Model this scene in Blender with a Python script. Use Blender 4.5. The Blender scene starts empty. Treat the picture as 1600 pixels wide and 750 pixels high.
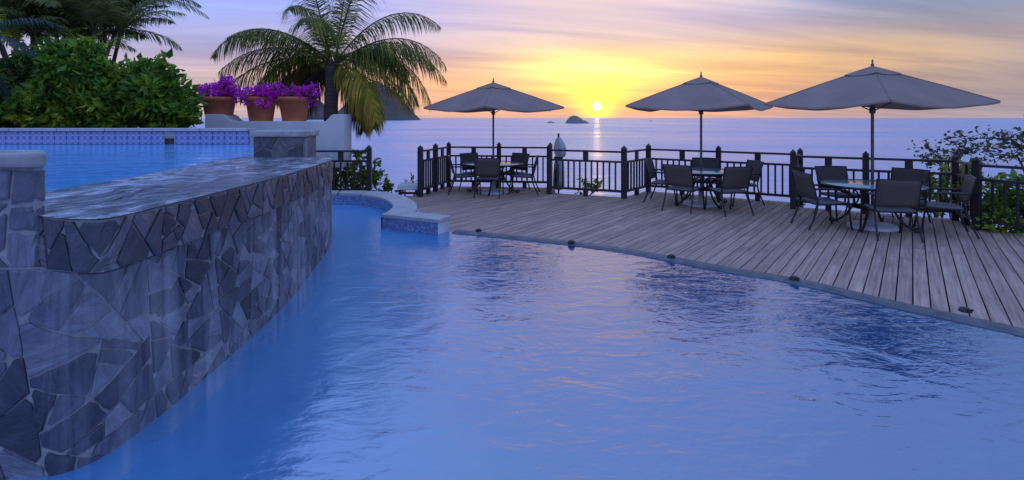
import bpy, bmesh, math, random
from mathutils import Vector, Matrix, noise as mnoise

random.seed(7)
R = math.radians
scene = bpy.context.scene
col = scene.collection

# ------------------------------------------------------------------ camera
F = 820.0            # focal length in photo pixels (1600 wide)
HOR = 184.0          # horizon row
EYE = 1.8
cam_d = bpy.data.cameras.new('camera')
cam = bpy.data.objects.new('camera', cam_d); col.objects.link(cam)
cam.location = (0, 0, EYE); cam.rotation_euler = (R(90), 0, 0)
cam_d.sensor_width = 36; cam_d.lens = F / 1600 * 36
cam_d.shift_y = -(375 - HOR) / 1600
cam_d.clip_start = 0.05; cam_d.clip_end = 90000
scene.camera = cam
scene.render.resolution_x = 1024; scene.render.resolution_y = 480

# ------------------------------------------------------------------ light
SUN_AZ, SUN_EL = 9.2, 1.25
sd = bpy.data.lights.new('sun', 'SUN'); sun = bpy.data.objects.new('sun', sd); col.objects.link(sun)
sd.energy = 0.008; sd.angle = R(0.5); sd.color = (1.0, 0.52, 0.22)
sv = Vector((math.sin(R(SUN_AZ)) * math.cos(R(SUN_EL)), math.cos(R(SUN_AZ)) * math.cos(R(SUN_EL)), math.sin(R(SUN_EL))))
sun.rotation_euler = (-sv).to_track_quat('-Z', 'Y').to_euler()
sun.location = sv * 50

scene.view_settings.view_transform = 'Standard'
scene.view_settings.look = 'None'
scene.view_settings.exposure = 0.38
scene.view_settings.gamma = 1.0

world = bpy.data.worlds.new('World'); scene.world = world
world.use_nodes = True


def build_world():
    nt = world.node_tree; N = nt.nodes; L = nt.links
    N.clear()

    def val(v):
        return v

    def m(op, a, b=None, c=None, clamp=False):
        n = N.new('ShaderNodeMath'); n.operation = op; n.use_clamp = clamp
        for i, v in enumerate((a, b, c)):
            if v is None: continue
            if isinstance(v, (int, float)): n.inputs[i].default_value = v
            else: L.new(v, n.inputs[i])
        return n.outputs[0]

    def mixc(f, a, b, mode='MIX'):
        n = N.new('ShaderNodeMix'); n.data_type = 'RGBA'; n.blend_type = mode
        for s, v in ((n.inputs[0], f), (n.inputs[6], a), (n.inputs[7], b)):
            if isinstance(v, (int, float)): s.default_value = v
            elif isinstance(v, tuple): s.default_value = (*v, 1)
            else: L.new(v, s)
        return n.outputs[2]

    def gauss(t):        # exp(-t)
        return m('EXPONENT', m('MULTIPLY', t, -1.0))

    def sq(t): return m('MULTIPLY', t, t)

    tc = N.new('ShaderNodeTexCoord')
    sep = N.new('ShaderNodeSeparateXYZ'); L.new(tc.outputs['Generated'], sep.inputs[0])
    x, y, z = sep.outputs
    e = m('MULTIPLY', m('ARCSINE', m('MAXIMUM', m('MINIMUM', z, 1.0), 0.0)), 57.2958)
    az = m('SUBTRACT', m('MULTIPLY', m('ARCTAN2', x, y), 57.2958), SUN_AZ)
    ramp = N.new('ShaderNodeValToRGB'); L.new(m('DIVIDE', e, 90.0), ramp.inputs[0])
    cr = ramp.color_ramp
    pts = [(0, (.34, .33, .44)), (1.2, (.48, .40, .44)), (4, (.48, .42, .50)), (7, (.36, .39, .66)), (11, (.27, .37, .86)),
           (20, (.26, .41, .92)), (40, (.28, .47, .98)), (90, (.30, .48, .96))]
    cr.elements[0].position = 0; cr.elements[0].color = (*pts[0][1], 1)
    cr.elements[1].position = 1; cr.elements[1].color = (*pts[-1][1], 1)
    for d, c in pts[1:-1]:
        el = cr.elements.new(d / 90.0); el.color = (*c, 1)
    c0 = ramp.outputs[0]
    # thin cirrus laid out on a high plane, so that it recedes as a real layer does
    den = m('ADD', m('MAXIMUM', z, 0.0), 0.055)
    u = m('DIVIDE', x, den); v = m('DIVIDE', y, den)
    ang = R(17)
    us = m('ADD', m('MULTIPLY', u, math.cos(ang)), m('MULTIPLY', v, math.sin(ang)))
    vs = m('SUBTRACT', m('MULTIPLY', v, math.cos(ang)), m('MULTIPLY', u, math.sin(ang)))
    cmb = N.new('ShaderNodeCombineXYZ'); L.new(m('MULTIPLY', us, .22), cmb.inputs[0]); L.new(m('MULTIPLY', vs, .95), cmb.inputs[1])
    nz = N.new('ShaderNodeTexNoise'); nz.inputs['Scale'].default_value = 1.0; nz.inputs['Detail'].default_value = 7
    nz.inputs['Roughness'].default_value = .58; nz.inputs['Distortion'].default_value = .6
    L.new(cmb.outputs[0], nz.inputs['Vector'])
    cl = N.new('ShaderNodeMapRange'); cl.inputs[1].default_value = .36; cl.inputs[2].default_value = .66; L.new(nz.outputs[0], cl.inputs[0])
    cmb2 = N.new('ShaderNodeCombineXYZ'); L.new(m('MULTIPLY', us, .10), cmb2.inputs[0]); L.new(m('MULTIPLY', vs, .42), cmb2.inputs[1]); cmb2.inputs[2].default_value = 4.3
    nz2 = N.new('ShaderNodeTexNoise'); nz2.inputs['Scale'].default_value = 1.0; nz2.inputs['Detail'].default_value = 4
    L.new(cmb2.outputs[0], nz2.inputs['Vector'])
    cl2 = N.new('ShaderNodeMapRange'); cl2.inputs[1].default_value = .40; cl2.inputs[2].default_value = .66; L.new(nz2.outputs[0], cl2.inputs[0])
    clouds = cl.outputs[0]; clouds2 = cl2.outputs[0]
    # the side right of the sun lies under a greyer veil of high cloud
    def sstep(v, a, b):
        n = N.new('ShaderNodeMapRange'); n.interpolation_type = 'SMOOTHSTEP'; n.inputs[1].default_value = a; n.inputs[2].default_value = b
        L.new(v, n.inputs[0]); return n.outputs[0]
    rv = m('MULTIPLY', sstep(az, 2.0, 30.0), m('SUBTRACT', 1.0, sstep(az, 60.0, 150.0)))
    r2 = N.new('ShaderNodeValToRGB'); L.new(m('DIVIDE', e, 90.0), r2.inputs[0]); q2 = r2.color_ramp
    p2 = [(0, (.25, .24, .30)), (3, (.29, .25, .29)), (7, (.29, .28, .35)), (11, (.18, .27, .44)), (22, (.23, .38, .80)), (90, (.28, .46, .92))]
    q2.elements[0].color = (*p2[0][1], 1); q2.elements[1].color = (*p2[-1][1], 1)
    for d_, c_ in p2[1:-1]:
        el = q2.elements.new(d_ / 90.0); el.color = (*c_, 1)
    c0 = mixc(rv, c0, r2.outputs[0])
    # glow of the low sun
    wide = gauss(m('ADD', sq(m('DIVIDE', az, 30.0)), sq(m('DIVIDE', m('SUBTRACT', e, 2.8), 4.8))))
    fade = m('SUBTRACT', 1.0, m('MULTIPLY', sstep(az, 12.0, 34.0), .8))
    wide = m('MULTIPLY', wide, fade)
    wide = m('MULTIPLY', wide, m('ADD', .80, m('MULTIPLY', clouds, .2)))
    c1 = mixc(m('MULTIPLY', wide, 1.05, clamp=True), c0, (.93, .37, .070))
    gold = gauss(m('ADD', sq(m('DIVIDE', m('SUBTRACT', az, 11.0), 18.0)), sq(m('DIVIDE', m('SUBTRACT', e, 5.6), 2.4))))
    c1 = mixc(m('MULTIPLY', gold, m('ADD', .55, m('MULTIPLY', clouds, .4)), clamp=True), c1, (.86, .50, .11))
    high = gauss(m('ADD', sq(m('DIVIDE', az, 21.0)), sq(m('DIVIDE', m('SUBTRACT', e, 13), 10.0))))
    high = m('MULTIPLY', high, fade)
    c2 = mixc(m('MULTIPLY', high, m('ADD', .60, m('MULTIPLY', clouds, .4)), clamp=True), c1, (.84, .62, .50))
    fan = m('ADD', 1.1, m('MULTIPLY', e, 1.15))
    yel = m('MULTIPLY', gauss(sq(m('DIVIDE', az, fan))), gauss(sq(m('DIVIDE', m('SUBTRACT', e, 3.4), 3.1))))
    yel = m('MULTIPLY', yel, m('ADD', .95, m('MULTIPLY', clouds, .3)), clamp=True)
    c3 = mixc(yel, c2, (1.15, .98, .13))
    core = m('MULTIPLY', gauss(sq(m('DIVIDE', az, 8.0))), gauss(sq(m('DIVIDE', m('SUBTRACT', e, 5.6), 1.7))))
    c3 = mixc(m('MULTIPLY', core, m('ADD', .35, m('MULTIPLY', clouds, .45)), clamp=True), c3, (1.2, 1.12, .42))
    # cloud light and shade
    c4 = mixc(m('MULTIPLY', clouds, .9), mixc(1.0, c3, (.82, .80, .86), 'MULTIPLY'), mixc(1.0, c3, (1.16, 1.15, 1.08), 'MULTIPLY'))
    warm = gauss(m('ADD', sq(m('DIVIDE', m('ADD', az, 8.0), 26.0)), sq(m('DIVIDE', e, 14.0))))
    c4 = mixc(m('MULTIPLY', m('MULTIPLY', clouds2, warm), .15), c4, (.74, .56, .50))
    gap = m('MULTIPLY', m('SUBTRACT', 1.0, clouds2), m('SUBTRACT', 1.0, yel))
    c4 = mixc(m('MULTIPLY', gap, .14), c4, mixc(1.0, c4, (.62, .62, .72), 'MULTIPLY'))
    # sea-level haze band
    band = gauss(m('DIVIDE', e, .55))
    c4 = mixc(m('MULTIPLY', band, .5), c4, (.46, .35, .38))
    # sun disc and aureole
    dot = N.new('ShaderNodeVectorMath'); dot.operation = 'DOT_PRODUCT'
    L.new(tc.outputs['Generated'], dot.inputs[0]); dot.inputs[1].default_value = sv
    adeg = m('MULTIPLY', m('ARCCOSINE', m('MINIMUM', dot.outputs['Value'], 1.0)), 57.2958)
    disc = N.new('ShaderNodeMapRange'); disc.inputs[1].default_value = .55; disc.inputs[2].default_value = .12
    L.new(adeg, disc.inputs[0])
    aur = gauss(sq(m('DIVIDE', adeg, 1.7)))
    c5 = mixc(m('MULTIPLY', aur, .85), c4, (1.5, 1.05, .16))
    c6 = mixc(disc.outputs[0], c5, (5.0, 4.4, 2.2))
    bg = N.new('ShaderNodeBackground'); L.new(c6, bg.inputs[0]); bg.inputs[1].default_value = .97
    sky = N.new('ShaderNodeTexSky'); sky.sky_type = 'NISHITA'; sky.sun_disc = False
    sky.sun_elevation = R(SUN_EL); sky.sun_rotation = R(SUN_AZ); sky.dust_density = 1.0
    bg2 = N.new('ShaderNodeBackground'); L.new(sky.outputs[0], bg2.inputs[0]); bg2.inputs[1].default_value = 0.005
    add = N.new('ShaderNodeAddShader'); L.new(bg.outputs[0], add.inputs[0]); L.new(bg2.outputs[0], add.inputs[1])
    out = N.new('ShaderNodeOutputWorld'); L.new(add.outputs[0], out.inputs[0])


build_world()


# ------------------------------------------------------------------ helpers
def px(x, y, z):
    """photo pixel on a level plane at height z -> world x, y"""
    s = (y - HOR) / (EYE - z)
    return Vector(((x - 800) / s, F / s, z))


def at(x, y, Y):
    """photo pixel at depth Y -> world point"""
    return Vector(((x - 800) / F * Y, Y, EYE - (y - HOR) / F * Y))


def tag(o, label=None, cat=None, group=None, kind=None):
    if label: o['label'] = label
    if cat: o['category'] = cat
    if group: o['group'] = group
    if kind: o['kind'] = kind
    return o


def empty(name, loc, rz=0.0, **k):
    o = bpy.data.objects.new(name, None); col.objects.link(o)
    o.location = loc; o.rotation_euler = (0, 0, rz); o.empty_display_size = .1
    tag(o, **k); return o


def link(name, mesh, parent=None, loc=(0, 0, 0), rot=(0, 0, 0), scale=(1, 1, 1)):
    o = bpy.data.objects.new(name, mesh); col.objects.link(o)
    o.parent = parent; o.location = loc; o.rotation_euler = rot; o.scale = scale
    return o


def copy_tree(o, parent=None):
    c = o.copy(); col.objects.link(c); c.parent = parent
    for ch in list(o.children): copy_tree(ch, c)
    return c


class MB:
    def __init__(s): s.v = []; s.f = []; s.sm = []

    def add(s, vs, fs, M=None, smooth=False):
        b = len(s.v)
        for p in vs:
            p = Vector(p); s.v.append(tuple(M @ p) if M else tuple(p))
        for f in fs: s.f.append(tuple(i + b for i in f)); s.sm.append(smooth)

    def box(s, c, d, M=None, bev=0.0):
        cx, cy, cz = c; hx, hy, hz = d[0] / 2, d[1] / 2, d[2] / 2
        if bev <= 0:
            vs = [(cx + i * hx, cy + j * hy, cz + k * hz) for i in (-1, 1) for j in (-1, 1) for k in (-1, 1)]
            fs = [(0, 1, 3, 2), (4, 6, 7, 5), (0, 4, 5, 1), (2, 3, 7, 6), (0, 2, 6, 4), (1, 5, 7, 3)]
            s.add(vs, fs, M)
        else:
            bm = bmesh.new(); bmesh.ops.create_cube(bm, size=1)
            for v in bm.verts: v.co = Vector((v.co.x * d[0], v.co.y * d[1], v.co.z * d[2])) + Vector(c)
            bmesh.ops.bevel(bm, geom=list(bm.edges), offset=bev, segments=2, affect='EDGES', profile=.5)
            bm.verts.index_update()
            s.add([v.co.copy() for v in bm.verts], [tuple(v.index for v in f.verts) for f in bm.faces], M)
            bm.free()

    def tube(s, pts, r, n=8, M=None, cap=True, flat=1.0):
        pts = [Vector(p) for p in pts]
        rr = r if isinstance(r, (list, tuple)) else [r] * len(pts)
        vs = []; fs = []; k = len(pts)
        prev = None
        for i, p in enumerate(pts):
            t = (pts[min(i + 1, k - 1)] - pts[max(i - 1, 0)])
            if t.length < 1e-9: t = Vector((0, 0, 1))
            t.normalize()
            if prev is None:
                a = Vector((0, 0, 1)) if abs(t.z) < .9 else Vector((1, 0, 0))
                a = (a - t * a.dot(t)).normalized()
            else:
                a = (prev - t * prev.dot(t)).normalized()
            prev = a; b = t.cross(a)
            for j in range(n):
                th = 2 * math.pi * j / n
                vs.append(p + (a * math.cos(th) + b * math.sin(th) * flat) * rr[i])
        for i in range(k - 1):
            for j in range(n):
                fs.append((i * n + j, i * n + (j + 1) % n, (i + 1) * n + (j + 1) % n, (i + 1) * n + j))
        s.add(vs, fs, M, smooth=True)
        if cap:
            s.add(vs[:n], [tuple(range(n))[::-1]], M); s.add(vs[-n:], [tuple(range(n))], M)

    def lathe(s, prof, n=24, M=None, c=(0, 0, 0)):
        vs = []; fs = []
        for r, z in prof:
            for j in range(n):
                th = 2 * math.pi * j / n
                vs.append((c[0] + r * math.cos(th), c[1] + r * math.sin(th), c[2] + z))
        for i in range(len(prof) - 1):
            for j in range(n):
                fs.append((i * n + j, i * n + (j + 1) % n, (i + 1) * n + (j + 1) % n, (i + 1) * n + j))
        s.add(vs, fs, M, smooth=True)
        if prof[0][0] > 1e-4: s.add(vs[:n], [tuple(range(n))[::-1]], M)
        if prof[-1][0] > 1e-4: s.add(vs[-n:], [tuple(range(n))], M)

    def prism(s, poly, z0, z1, M=None):
        n = len(poly)
        vs = [(p[0], p[1], z0) for p in poly] + [(p[0], p[1], z1) for p in poly]
        fs = [tuple(range(n))[::-1], tuple(range(n, 2 * n))] + [(i, (i + 1) % n, n + (i + 1) % n, n + i) for i in range(n)]
        s.add(vs, fs, M)

    def mesh(s, name, mat):
        me = bpy.data.meshes.new(name); me.from_pydata(s.v, [], s.f)
        me.polygons.foreach_set('use_smooth', s.sm); me.update()
        if mat: me.materials.append(mat)
        return me

    def build(s, name, mat, parent=None, loc=(0, 0, 0), rot=(0, 0, 0), bevel=0, fix=False):
        me = s.mesh(name, mat)
        if fix:
            bm = bmesh.new(); bm.from_mesh(me); bmesh.ops.remove_doubles(bm, verts=bm.verts, dist=1e-5)
            bmesh.ops.recalc_face_normals(bm, faces=bm.faces); bm.to_mesh(me); bm.free()
        o = link(name, me, parent, loc, rot)
        if bevel:
            md = o.modifiers.new('bevel', 'BEVEL'); md.width = bevel; md.segments = 2; md.limit_method = 'ANGLE'
        return o


def catmull(pts, n=10):
    pts = [Vector(p) for p in pts]; out = []
    for i in range(len(pts) - 1):
        p0 = pts[max(i - 1, 0)]; p1 = pts[i]; p2 = pts[i + 1]; p3 = pts[min(i + 2, len(pts) - 1)]
        for k in range(n):
            t = k / n
            out.append(.5 * ((2 * p1) + (p2 - p0) * t + (2 * p0 - 5 * p1 + 4 * p2 - p3) * t * t + (3 * p1 - p0 - 3 * p2 + p3) * t ** 3))
    out.append(pts[-1]); return out


class Path2:
    """plan polyline with arc length; the outside is on the right-hand side of travel"""
    def __init__(s, pts):
        s.p = [Vector((p[0], p[1])) for p in pts]; s.l = [0.0]
        for a, b in zip(s.p, s.p[1:]): s.l.append(s.l[-1] + (b - a).length)
        s.len = s.l[-1]

    def tan(s, i):
        a = s.p[max(i - 1, 0)]; b = s.p[min(i + 1, len(s.p) - 1)]
        return (b - a).normalized()

    def at(s, u):
        u = max(0, min(s.len, u))
        for i in range(len(s.l) - 1):
            if u <= s.l[i + 1] + 1e-9:
                t = (u - s.l[i]) / max(1e-9, s.l[i + 1] - s.l[i])
                p = s.p[i].lerp(s.p[i + 1], t); tg = s.tan(i).lerp(s.tan(i + 1), t).normalized()
                return p, Vector((tg.y, -tg.x))
        return s.p[-1], Vector((0, 0))

    def off(s, d):
        return [s.at(l)[0] + s.at(l)[1] * d for l in s.l]


# ------------------------------------------------------------------ materials
def nodes_of(name):
    mt = bpy.data.materials.new(name); mt.use_nodes = True
    nt = mt.node_tree; b = nt.nodes['Principled BSDF']
    return mt, nt, b


def noise_n(nt, scale, detail=4, rough=.55, vec=None, dist=0.0, coord='Object', sc=None):
    N = nt.nodes
    n = N.new('ShaderNodeTexNoise'); n.inputs['Scale'].default_value = scale
    n.inputs['Detail'].default_value = detail; n.inputs['Roughness'].default_value = rough; n.inputs['Distortion'].default_value = dist
    if vec is None:
        tc = N.new('ShaderNodeTexCoord'); vec = tc.outputs[coord]
    if sc:
        mp = N.new('ShaderNodeMapping'); mp.inputs['Scale'].default_value = sc; nt.links.new(vec, mp.inputs[0]); vec = mp.outputs[0]
    nt.links.new(vec, n.inputs['Vector'])
    return n.outputs[0]


def ramp_n(nt, fac, stops):
    r = nt.nodes.new('ShaderNodeValToRGB'); cr = r.color_ramp
    cr.elements[0].position = stops[0][0]; cr.elements[0].color = (*stops[0][1], 1)
    cr.elements[1].position = stops[-1][0]; cr.elements[1].color = (*stops[-1][1], 1)
    for p, c in stops[1:-1]:
        e = cr.elements.new(p); e.color = (*c, 1)
    nt.links.new(fac, r.inputs[0]); return r.outputs[0]


def mix_n(nt, fac, a, b, mode='MIX'):
    n = nt.nodes.new('ShaderNodeMix'); n.data_type = 'RGBA'; n.blend_type = mode
    for s, v in ((n.inputs[0], fac), (n.inputs[6], a), (n.inputs[7], b)):
        if isinstance(v, (int, float)): s.default_value = v
        elif isinstance(v, tuple): s.default_value = (*v, 1)
        else: nt.links.new(v, s)
    return n.outputs[2]


def bump_n(nt, h, strength, dist=.01, normal=None):
    b = nt.nodes.new('ShaderNodeBump'); b.inputs['Strength'].default_value = strength; b.inputs['Distance'].default_value = dist
    nt.links.new(h, b.inputs['Height'])
    if normal: nt.links.new(normal, b.inputs['Normal'])
    return b.outputs[0]


def math_n(nt, op, a, b=None):
    n = nt.nodes.new('ShaderNodeMath'); n.operation = op
    for i, v in enumerate((a, b)):
        if v is None: continue
        if isinstance(v, (int, float)): n.inputs[i].default_value = v
        else: nt.links.new(v, n.inputs[i])
    return n.outputs[0]


def obj_random(nt):
    return nt.nodes.new('ShaderNodeObjectInfo').outputs['Random']


def simple(name, c1, c2, scale=6, rough=.6, bump=.2, bscale=40, metallic=0, sc=None, rough2=None, vary=0.0, spec=.5):
    mt, nt, b = nodes_of(name)
    n = noise_n(nt, scale, 5, .6, sc=sc)
    c = ramp_n(nt, n, [(.3, c1), (.7, c2)])
    if vary:
        f = math_n(nt, 'ADD', math_n(nt, 'MULTIPLY', obj_random(nt), vary), 1 - vary / 2)
        hs = nt.nodes.new('ShaderNodeHueSaturation'); nt.links.new(f, hs.inputs['Value']); nt.links.new(c, hs.inputs['Color']); c = hs.outputs[0]
    nt.links.new(c, b.inputs['Base Color'])
    b.inputs['Roughness'].default_value = rough; b.inputs['Metallic'].default_value = metallic
    b.inputs['Specular IOR Level'].default_value = spec
    if bump:
        nt.links.new(bump_n(nt, noise_n(nt, bscale, 4, .6, sc=sc), bump), b.inputs['Normal'])
    return mt


def leaf_mat(name, stops, trans=.35, rough=.5):
    mt, nt, b = nodes_of(name)
    g = nt.nodes.new('ShaderNodeNewGeometry')
    f = g.outputs['Random Per Island']
    n = noise_n(nt, 2.6, 3)
    f2 = math_n(nt, 'ADD', math_n(nt, 'MULTIPLY', f, .45), math_n(nt, 'SUBTRACT', math_n(nt, 'MULTIPLY', n, 1.1), .27))
    c = ramp_n(nt, f2, stops)
    nt.links.new(c, b.inputs['Base Color']); b.inputs['Roughness'].default_value = rough
    b.inputs['Specular IOR Level'].default_value = .35
    t = nt.nodes.new('ShaderNodeBsdfTranslucent'); nt.links.new(c, t.inputs[0])
    mx = nt.nodes.new('ShaderNodeMixShader'); mx.inputs[0].default_value = trans
    nt.links.new(b.outputs[0], mx.inputs[1]); nt.links.new(t.outputs[0], mx.inputs[2])
    nt.links.new(mx.outputs[0], nt.nodes['Material Output'].inputs[0])
    return mt


def water_mat(name, base, base2, rough, s1, s2, b1, b2, stretch=(1, 1, 1), ior=1.33, bubbles=None):
    mt, nt, b = nodes_of(name)
    tc = nt.nodes.new('ShaderNodeTexCoord'); v = tc.outputs['Object']
    n0 = noise_n(nt, .35, 2, .5, vec=v)
    c = ramp_n(nt, n0, [(.35, base), (.65, base2)])
    b.inputs['Roughness'].default_value = rough; b.inputs['IOR'].default_value = ior
    if bubbles:
        # air carried down by the falling water clouds the pool near the wall
        x0, x1, bc, br = bubbles
        sp = nt.nodes.new('ShaderNodeSeparateXYZ'); nt.links.new(v, sp.inputs[0])
        wob = math_n(nt, 'ADD', sp.outputs[0], math_n(nt, 'MULTIPLY', noise_n(nt, 1.2, 4, .6, vec=v), .9))
        f = nt.nodes.new('ShaderNodeMapRange'); f.interpolation_type = 'SMOOTHSTEP'
        f.inputs[1].default_value = x0; f.inputs[2].default_value = x1; f.inputs[3].default_value = 1; f.inputs[4].default_value = 0
        nt.links.new(wob, f.inputs[0])
        c = mix_n(nt, f.outputs[0], c, bc)
        rm = nt.nodes.new('ShaderNodeMapRange'); rm.inputs[3].default_value = rough; rm.inputs[4].default_value = br
        nt.links.new(f.outputs[0], rm.inputs[0]); nt.links.new(rm.outputs[0], b.inputs['Roughness'])
    nt.links.new(c, b.inputs['Base Color'])
    n1 = noise_n(nt, s1, 3, .5, vec=v, dist=.8, sc=stretch)
    n2 = noise_n(nt, s2, 4, .55, vec=v, dist=.4, sc=stretch)
    # calmer and rougher patches
    pt = noise_n(nt, .55, 2, .5, vec=v)
    amp = nt.nodes.new('ShaderNodeMapRange'); amp.inputs[1].default_value = .35; amp.inputs[2].default_value = .65
    amp.inputs[3].default_value = .45; amp.inputs[4].default_value = 1.1; nt.links.new(pt, amp.inputs[0])
    n2m = math_n(nt, 'MULTIPLY', n2, amp.outputs[0])
    nn = bump_n(nt, n1, 1.0, b1); nn = bump_n(nt, n2m, 1.0, b2, nn)
    nt.links.new(nn, b.inputs['Normal'])
    return mt


def stone_mat(name, dark, mid, light, wet=.35):
    mt, nt, b = nodes_of(name)
    tc = nt.nodes.new('ShaderNodeTexCoord'); v = tc.outputs['Object']
    rnd = obj_random(nt)
    # every stone has its own grain direction
    mp = nt.nodes.new('ShaderNodeMapping'); mp.inputs['Scale'].default_value = (1, 1, 1)
    cx = nt.nodes.new('ShaderNodeCombineXYZ')
    for i, k in enumerate((6.3, 12.1, 3.7)):
        nt.links.new(math_n(nt, 'MULTIPLY', rnd, k), cx.inputs[i])
    nt.links.new(cx.outputs[0], mp.inputs['Rotation']); nt.links.new(v, mp.inputs[0])
    st = noise_n(nt, 5.0, 6, .65, vec=mp.outputs[0], dist=.9, sc=(1, 1, 7))
    bl = noise_n(nt, 2.6, 4, .6, vec=v)
    c = ramp_n(nt, rnd, [(0, dark), (.35, mid), (.6, light), (.8, mid), (1, dark)])
    c = mix_n(nt, .75, c, ramp_n(nt, st, [(.3, (.45, .45, .5)), (.5, (.9, .9, .95)), (.72, (1.7, 1.65, 1.7))]), 'MULTIPLY')
    c = mix_n(nt, .6, c, ramp_n(nt, bl, [(.3, (.6, .6, .7)), (.7, (1.35, 1.3, 1.3))]), 'MULTIPLY')
    nt.links.new(c, b.inputs['Base Color'])
    rr = nt.nodes.new('ShaderNodeMapRange'); rr.inputs[3].default_value = wet; rr.inputs[4].default_value = wet + .35
    nt.links.new(st, rr.inputs[0]); nt.links.new(rr.outputs[0], b.inputs['Roughness'])
    h = math_n(nt, 'ADD', st, math_n(nt, 'MULTIPLY', noise_n(nt, 30, 4, .6, vec=v), .5))
    nt.links.new(bump_n(nt, h, .7, .012), b.inputs['Normal'])
    return mt


M = {}
M['slate'] = stone_mat('wet slate', (.035, .036, .048), (.080, .082, .100), (.15, .145, .16), .25)
M['slate_wall'] = stone_mat('weathered slate', (.036, .042, .062), (.10, .112, .15), (.23, .24, .28), .32)
M['slate_pale'] = stone_mat('limed slate', (.09, .095, .125), (.15, .155, .19), (.23, .23, .27), .45)
M['mortar'] = simple('mortar', (.21, .21, .225), (.37, .36, .37), 14, .85, .5, 60)
M['capstone'] = simple('capstone', (.24, .235, .25), (.46, .44, .44), 9, .65, .6, 45, vary=.15)
M['coping'] = simple('pale coping', (.36, .34, .37), (.52, .49, .50), 5, .6, .3, 50, vary=.18)
M['rim'] = simple('dark rim', (.07, .072, .085), (.15, .15, .165), 9, .55, .3, 40)
M['board'] = None
M['joist'] = simple('joist', (.02, .018, .018), (.04, .036, .034), 6, .9, 0)
M['railing'] = simple('dark stained wood', (.016, .013, .014), (.040, .032, .032), 5, .45, .3, 30, sc=(1, 1, .25), vary=.3)
M['canopy'] = None
M['pole'] = simple('bronze pole', (.10, .09, .09), (.16, .145, .14), 8, .35, .1, 40, metallic=.6)
M['frame'] = simple('powder coated frame', (.018, .018, .021), (.040, .038, .043), 9, .38, .1, 50, metallic=.3)
M['whitebase'] = simple('painted base', (.50, .50, .52), (.66, .65, .66), 8, .5, .2, 50)
M['plaster'] = simple('white plaster', (.58, .60, .64), (.72, .73, .75), 1.6, .85, .25, 60)
M['terracotta'] = simple('terracotta', (.50, .14, .07), (.66, .22, .11), 4, .8, .25, 50, vary=.2)
M['soil'] = simple('soil', (.03, .02, .015), (.06, .045, .03), 20, .95, .8, 40)
M['bark'] = simple('bark', (.06, .05, .045), (.15, .125, .11), 10, .9, .8, 25, sc=(1, 1, 3))
M['palmbark'] = simple('palm bark', (.07, .06, .055), (.15, .13, .12), 4, .9, 1.0, 14, sc=(.4, .4, 5))
M['ground'] = simple('earth', (.06, .055, .03), (.13, .11, .07), 1.3, .95, .8, 8)
M['rock'] = simple('far rock', (.15, .12, .12), (.27, .23, .22), .02, .9, .6, .05)
M['hill'] = simple('far hill', (.06, .05, .045), (.15, .12, .10), .012, .95, .8, .04)
M['lamp'] = simple('lamp housing', (.03, .03, .035), (.06, .06, .065), 20, .4, .1, 50, metallic=.5)
M['cloth'] = simple('canvas cover', (.42, .43, .47), (.60, .60, .62), 5, .85, .5, 30)
M['sail'] = simple('sail', (.7, .7, .7), (.8, .8, .8), 5, .8, 0)
M['leaf'] = leaf_mat('leaf green', [(.2, (.03, .075, .014)), (.45, (.10, .23, .025)), (.68, (.24, .40, .035)), (.9, (.50, .54, .05))])
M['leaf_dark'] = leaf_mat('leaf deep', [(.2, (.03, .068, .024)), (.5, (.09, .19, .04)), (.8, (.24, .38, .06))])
M['leaf_yellow'] = leaf_mat('leaf yellow green', [(.2, (.06, .11, .015)), (.5, (.20, .28, .025)), (.8, (.48, .46, .04))], .5)
M['leaf_dry'] = leaf_mat('leaf olive', [(.2, (.05, .055, .035)), (.5, (.12, .13, .06)), (.8, (.24, .22, .09))])
M['frond'] = leaf_mat('coconut frond', [(.2, (.05, .085, .022)), (.5, (.17, .21, .035)), (.8, (.48, .43, .05))], .5)
M['frond_old'] = leaf_mat('ageing frond', [(.2, (.12, .12, .015)), (.5, (.36, .28, .025)), (.8, (.62, .44, .035))], .4)
M['frond_dead'] = leaf_mat('dead frond', [(.2, (.03, .022, .014)), (.5, (.07, .05, .03)), (.8, (.14, .10, .05))], .25)
M['frond_blue'] = leaf_mat('areca frond', [(.2, (.08, .11, .05)), (.5, (.20, .25, .10)), (.8, (.46, .47, .14))], .55)
M['frond_teal'] = leaf_mat('glaucous frond', [(.2, (.025, .045, .045)), (.5, (.055, .09, .08)), (.8, (.12, .16, .11))], .3)
M['bract'] = leaf_mat('bougainvillea bract', [(.2, (.62, .012, .50)), (.5, (.95, .04, .82)), (.8, (1.0, .18, .95))], .45)
M['pool_water'] = water_mat('pool water', (.008, .080, .21), (.012, .10, .26), .05, 2.2, 8.0, .0115, .0055, (1, 1.7, 1), ior=3.7, bubbles=(-1.6, .9, (.06, .29, .62), .28))
M['upper_water'] = water_mat('upper pool water', (.10, .46, .96), (.15, .54, 1.0), .05, 1.6, 6.0, .032, .013, (1, 1.4, 1), ior=3.2)


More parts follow.
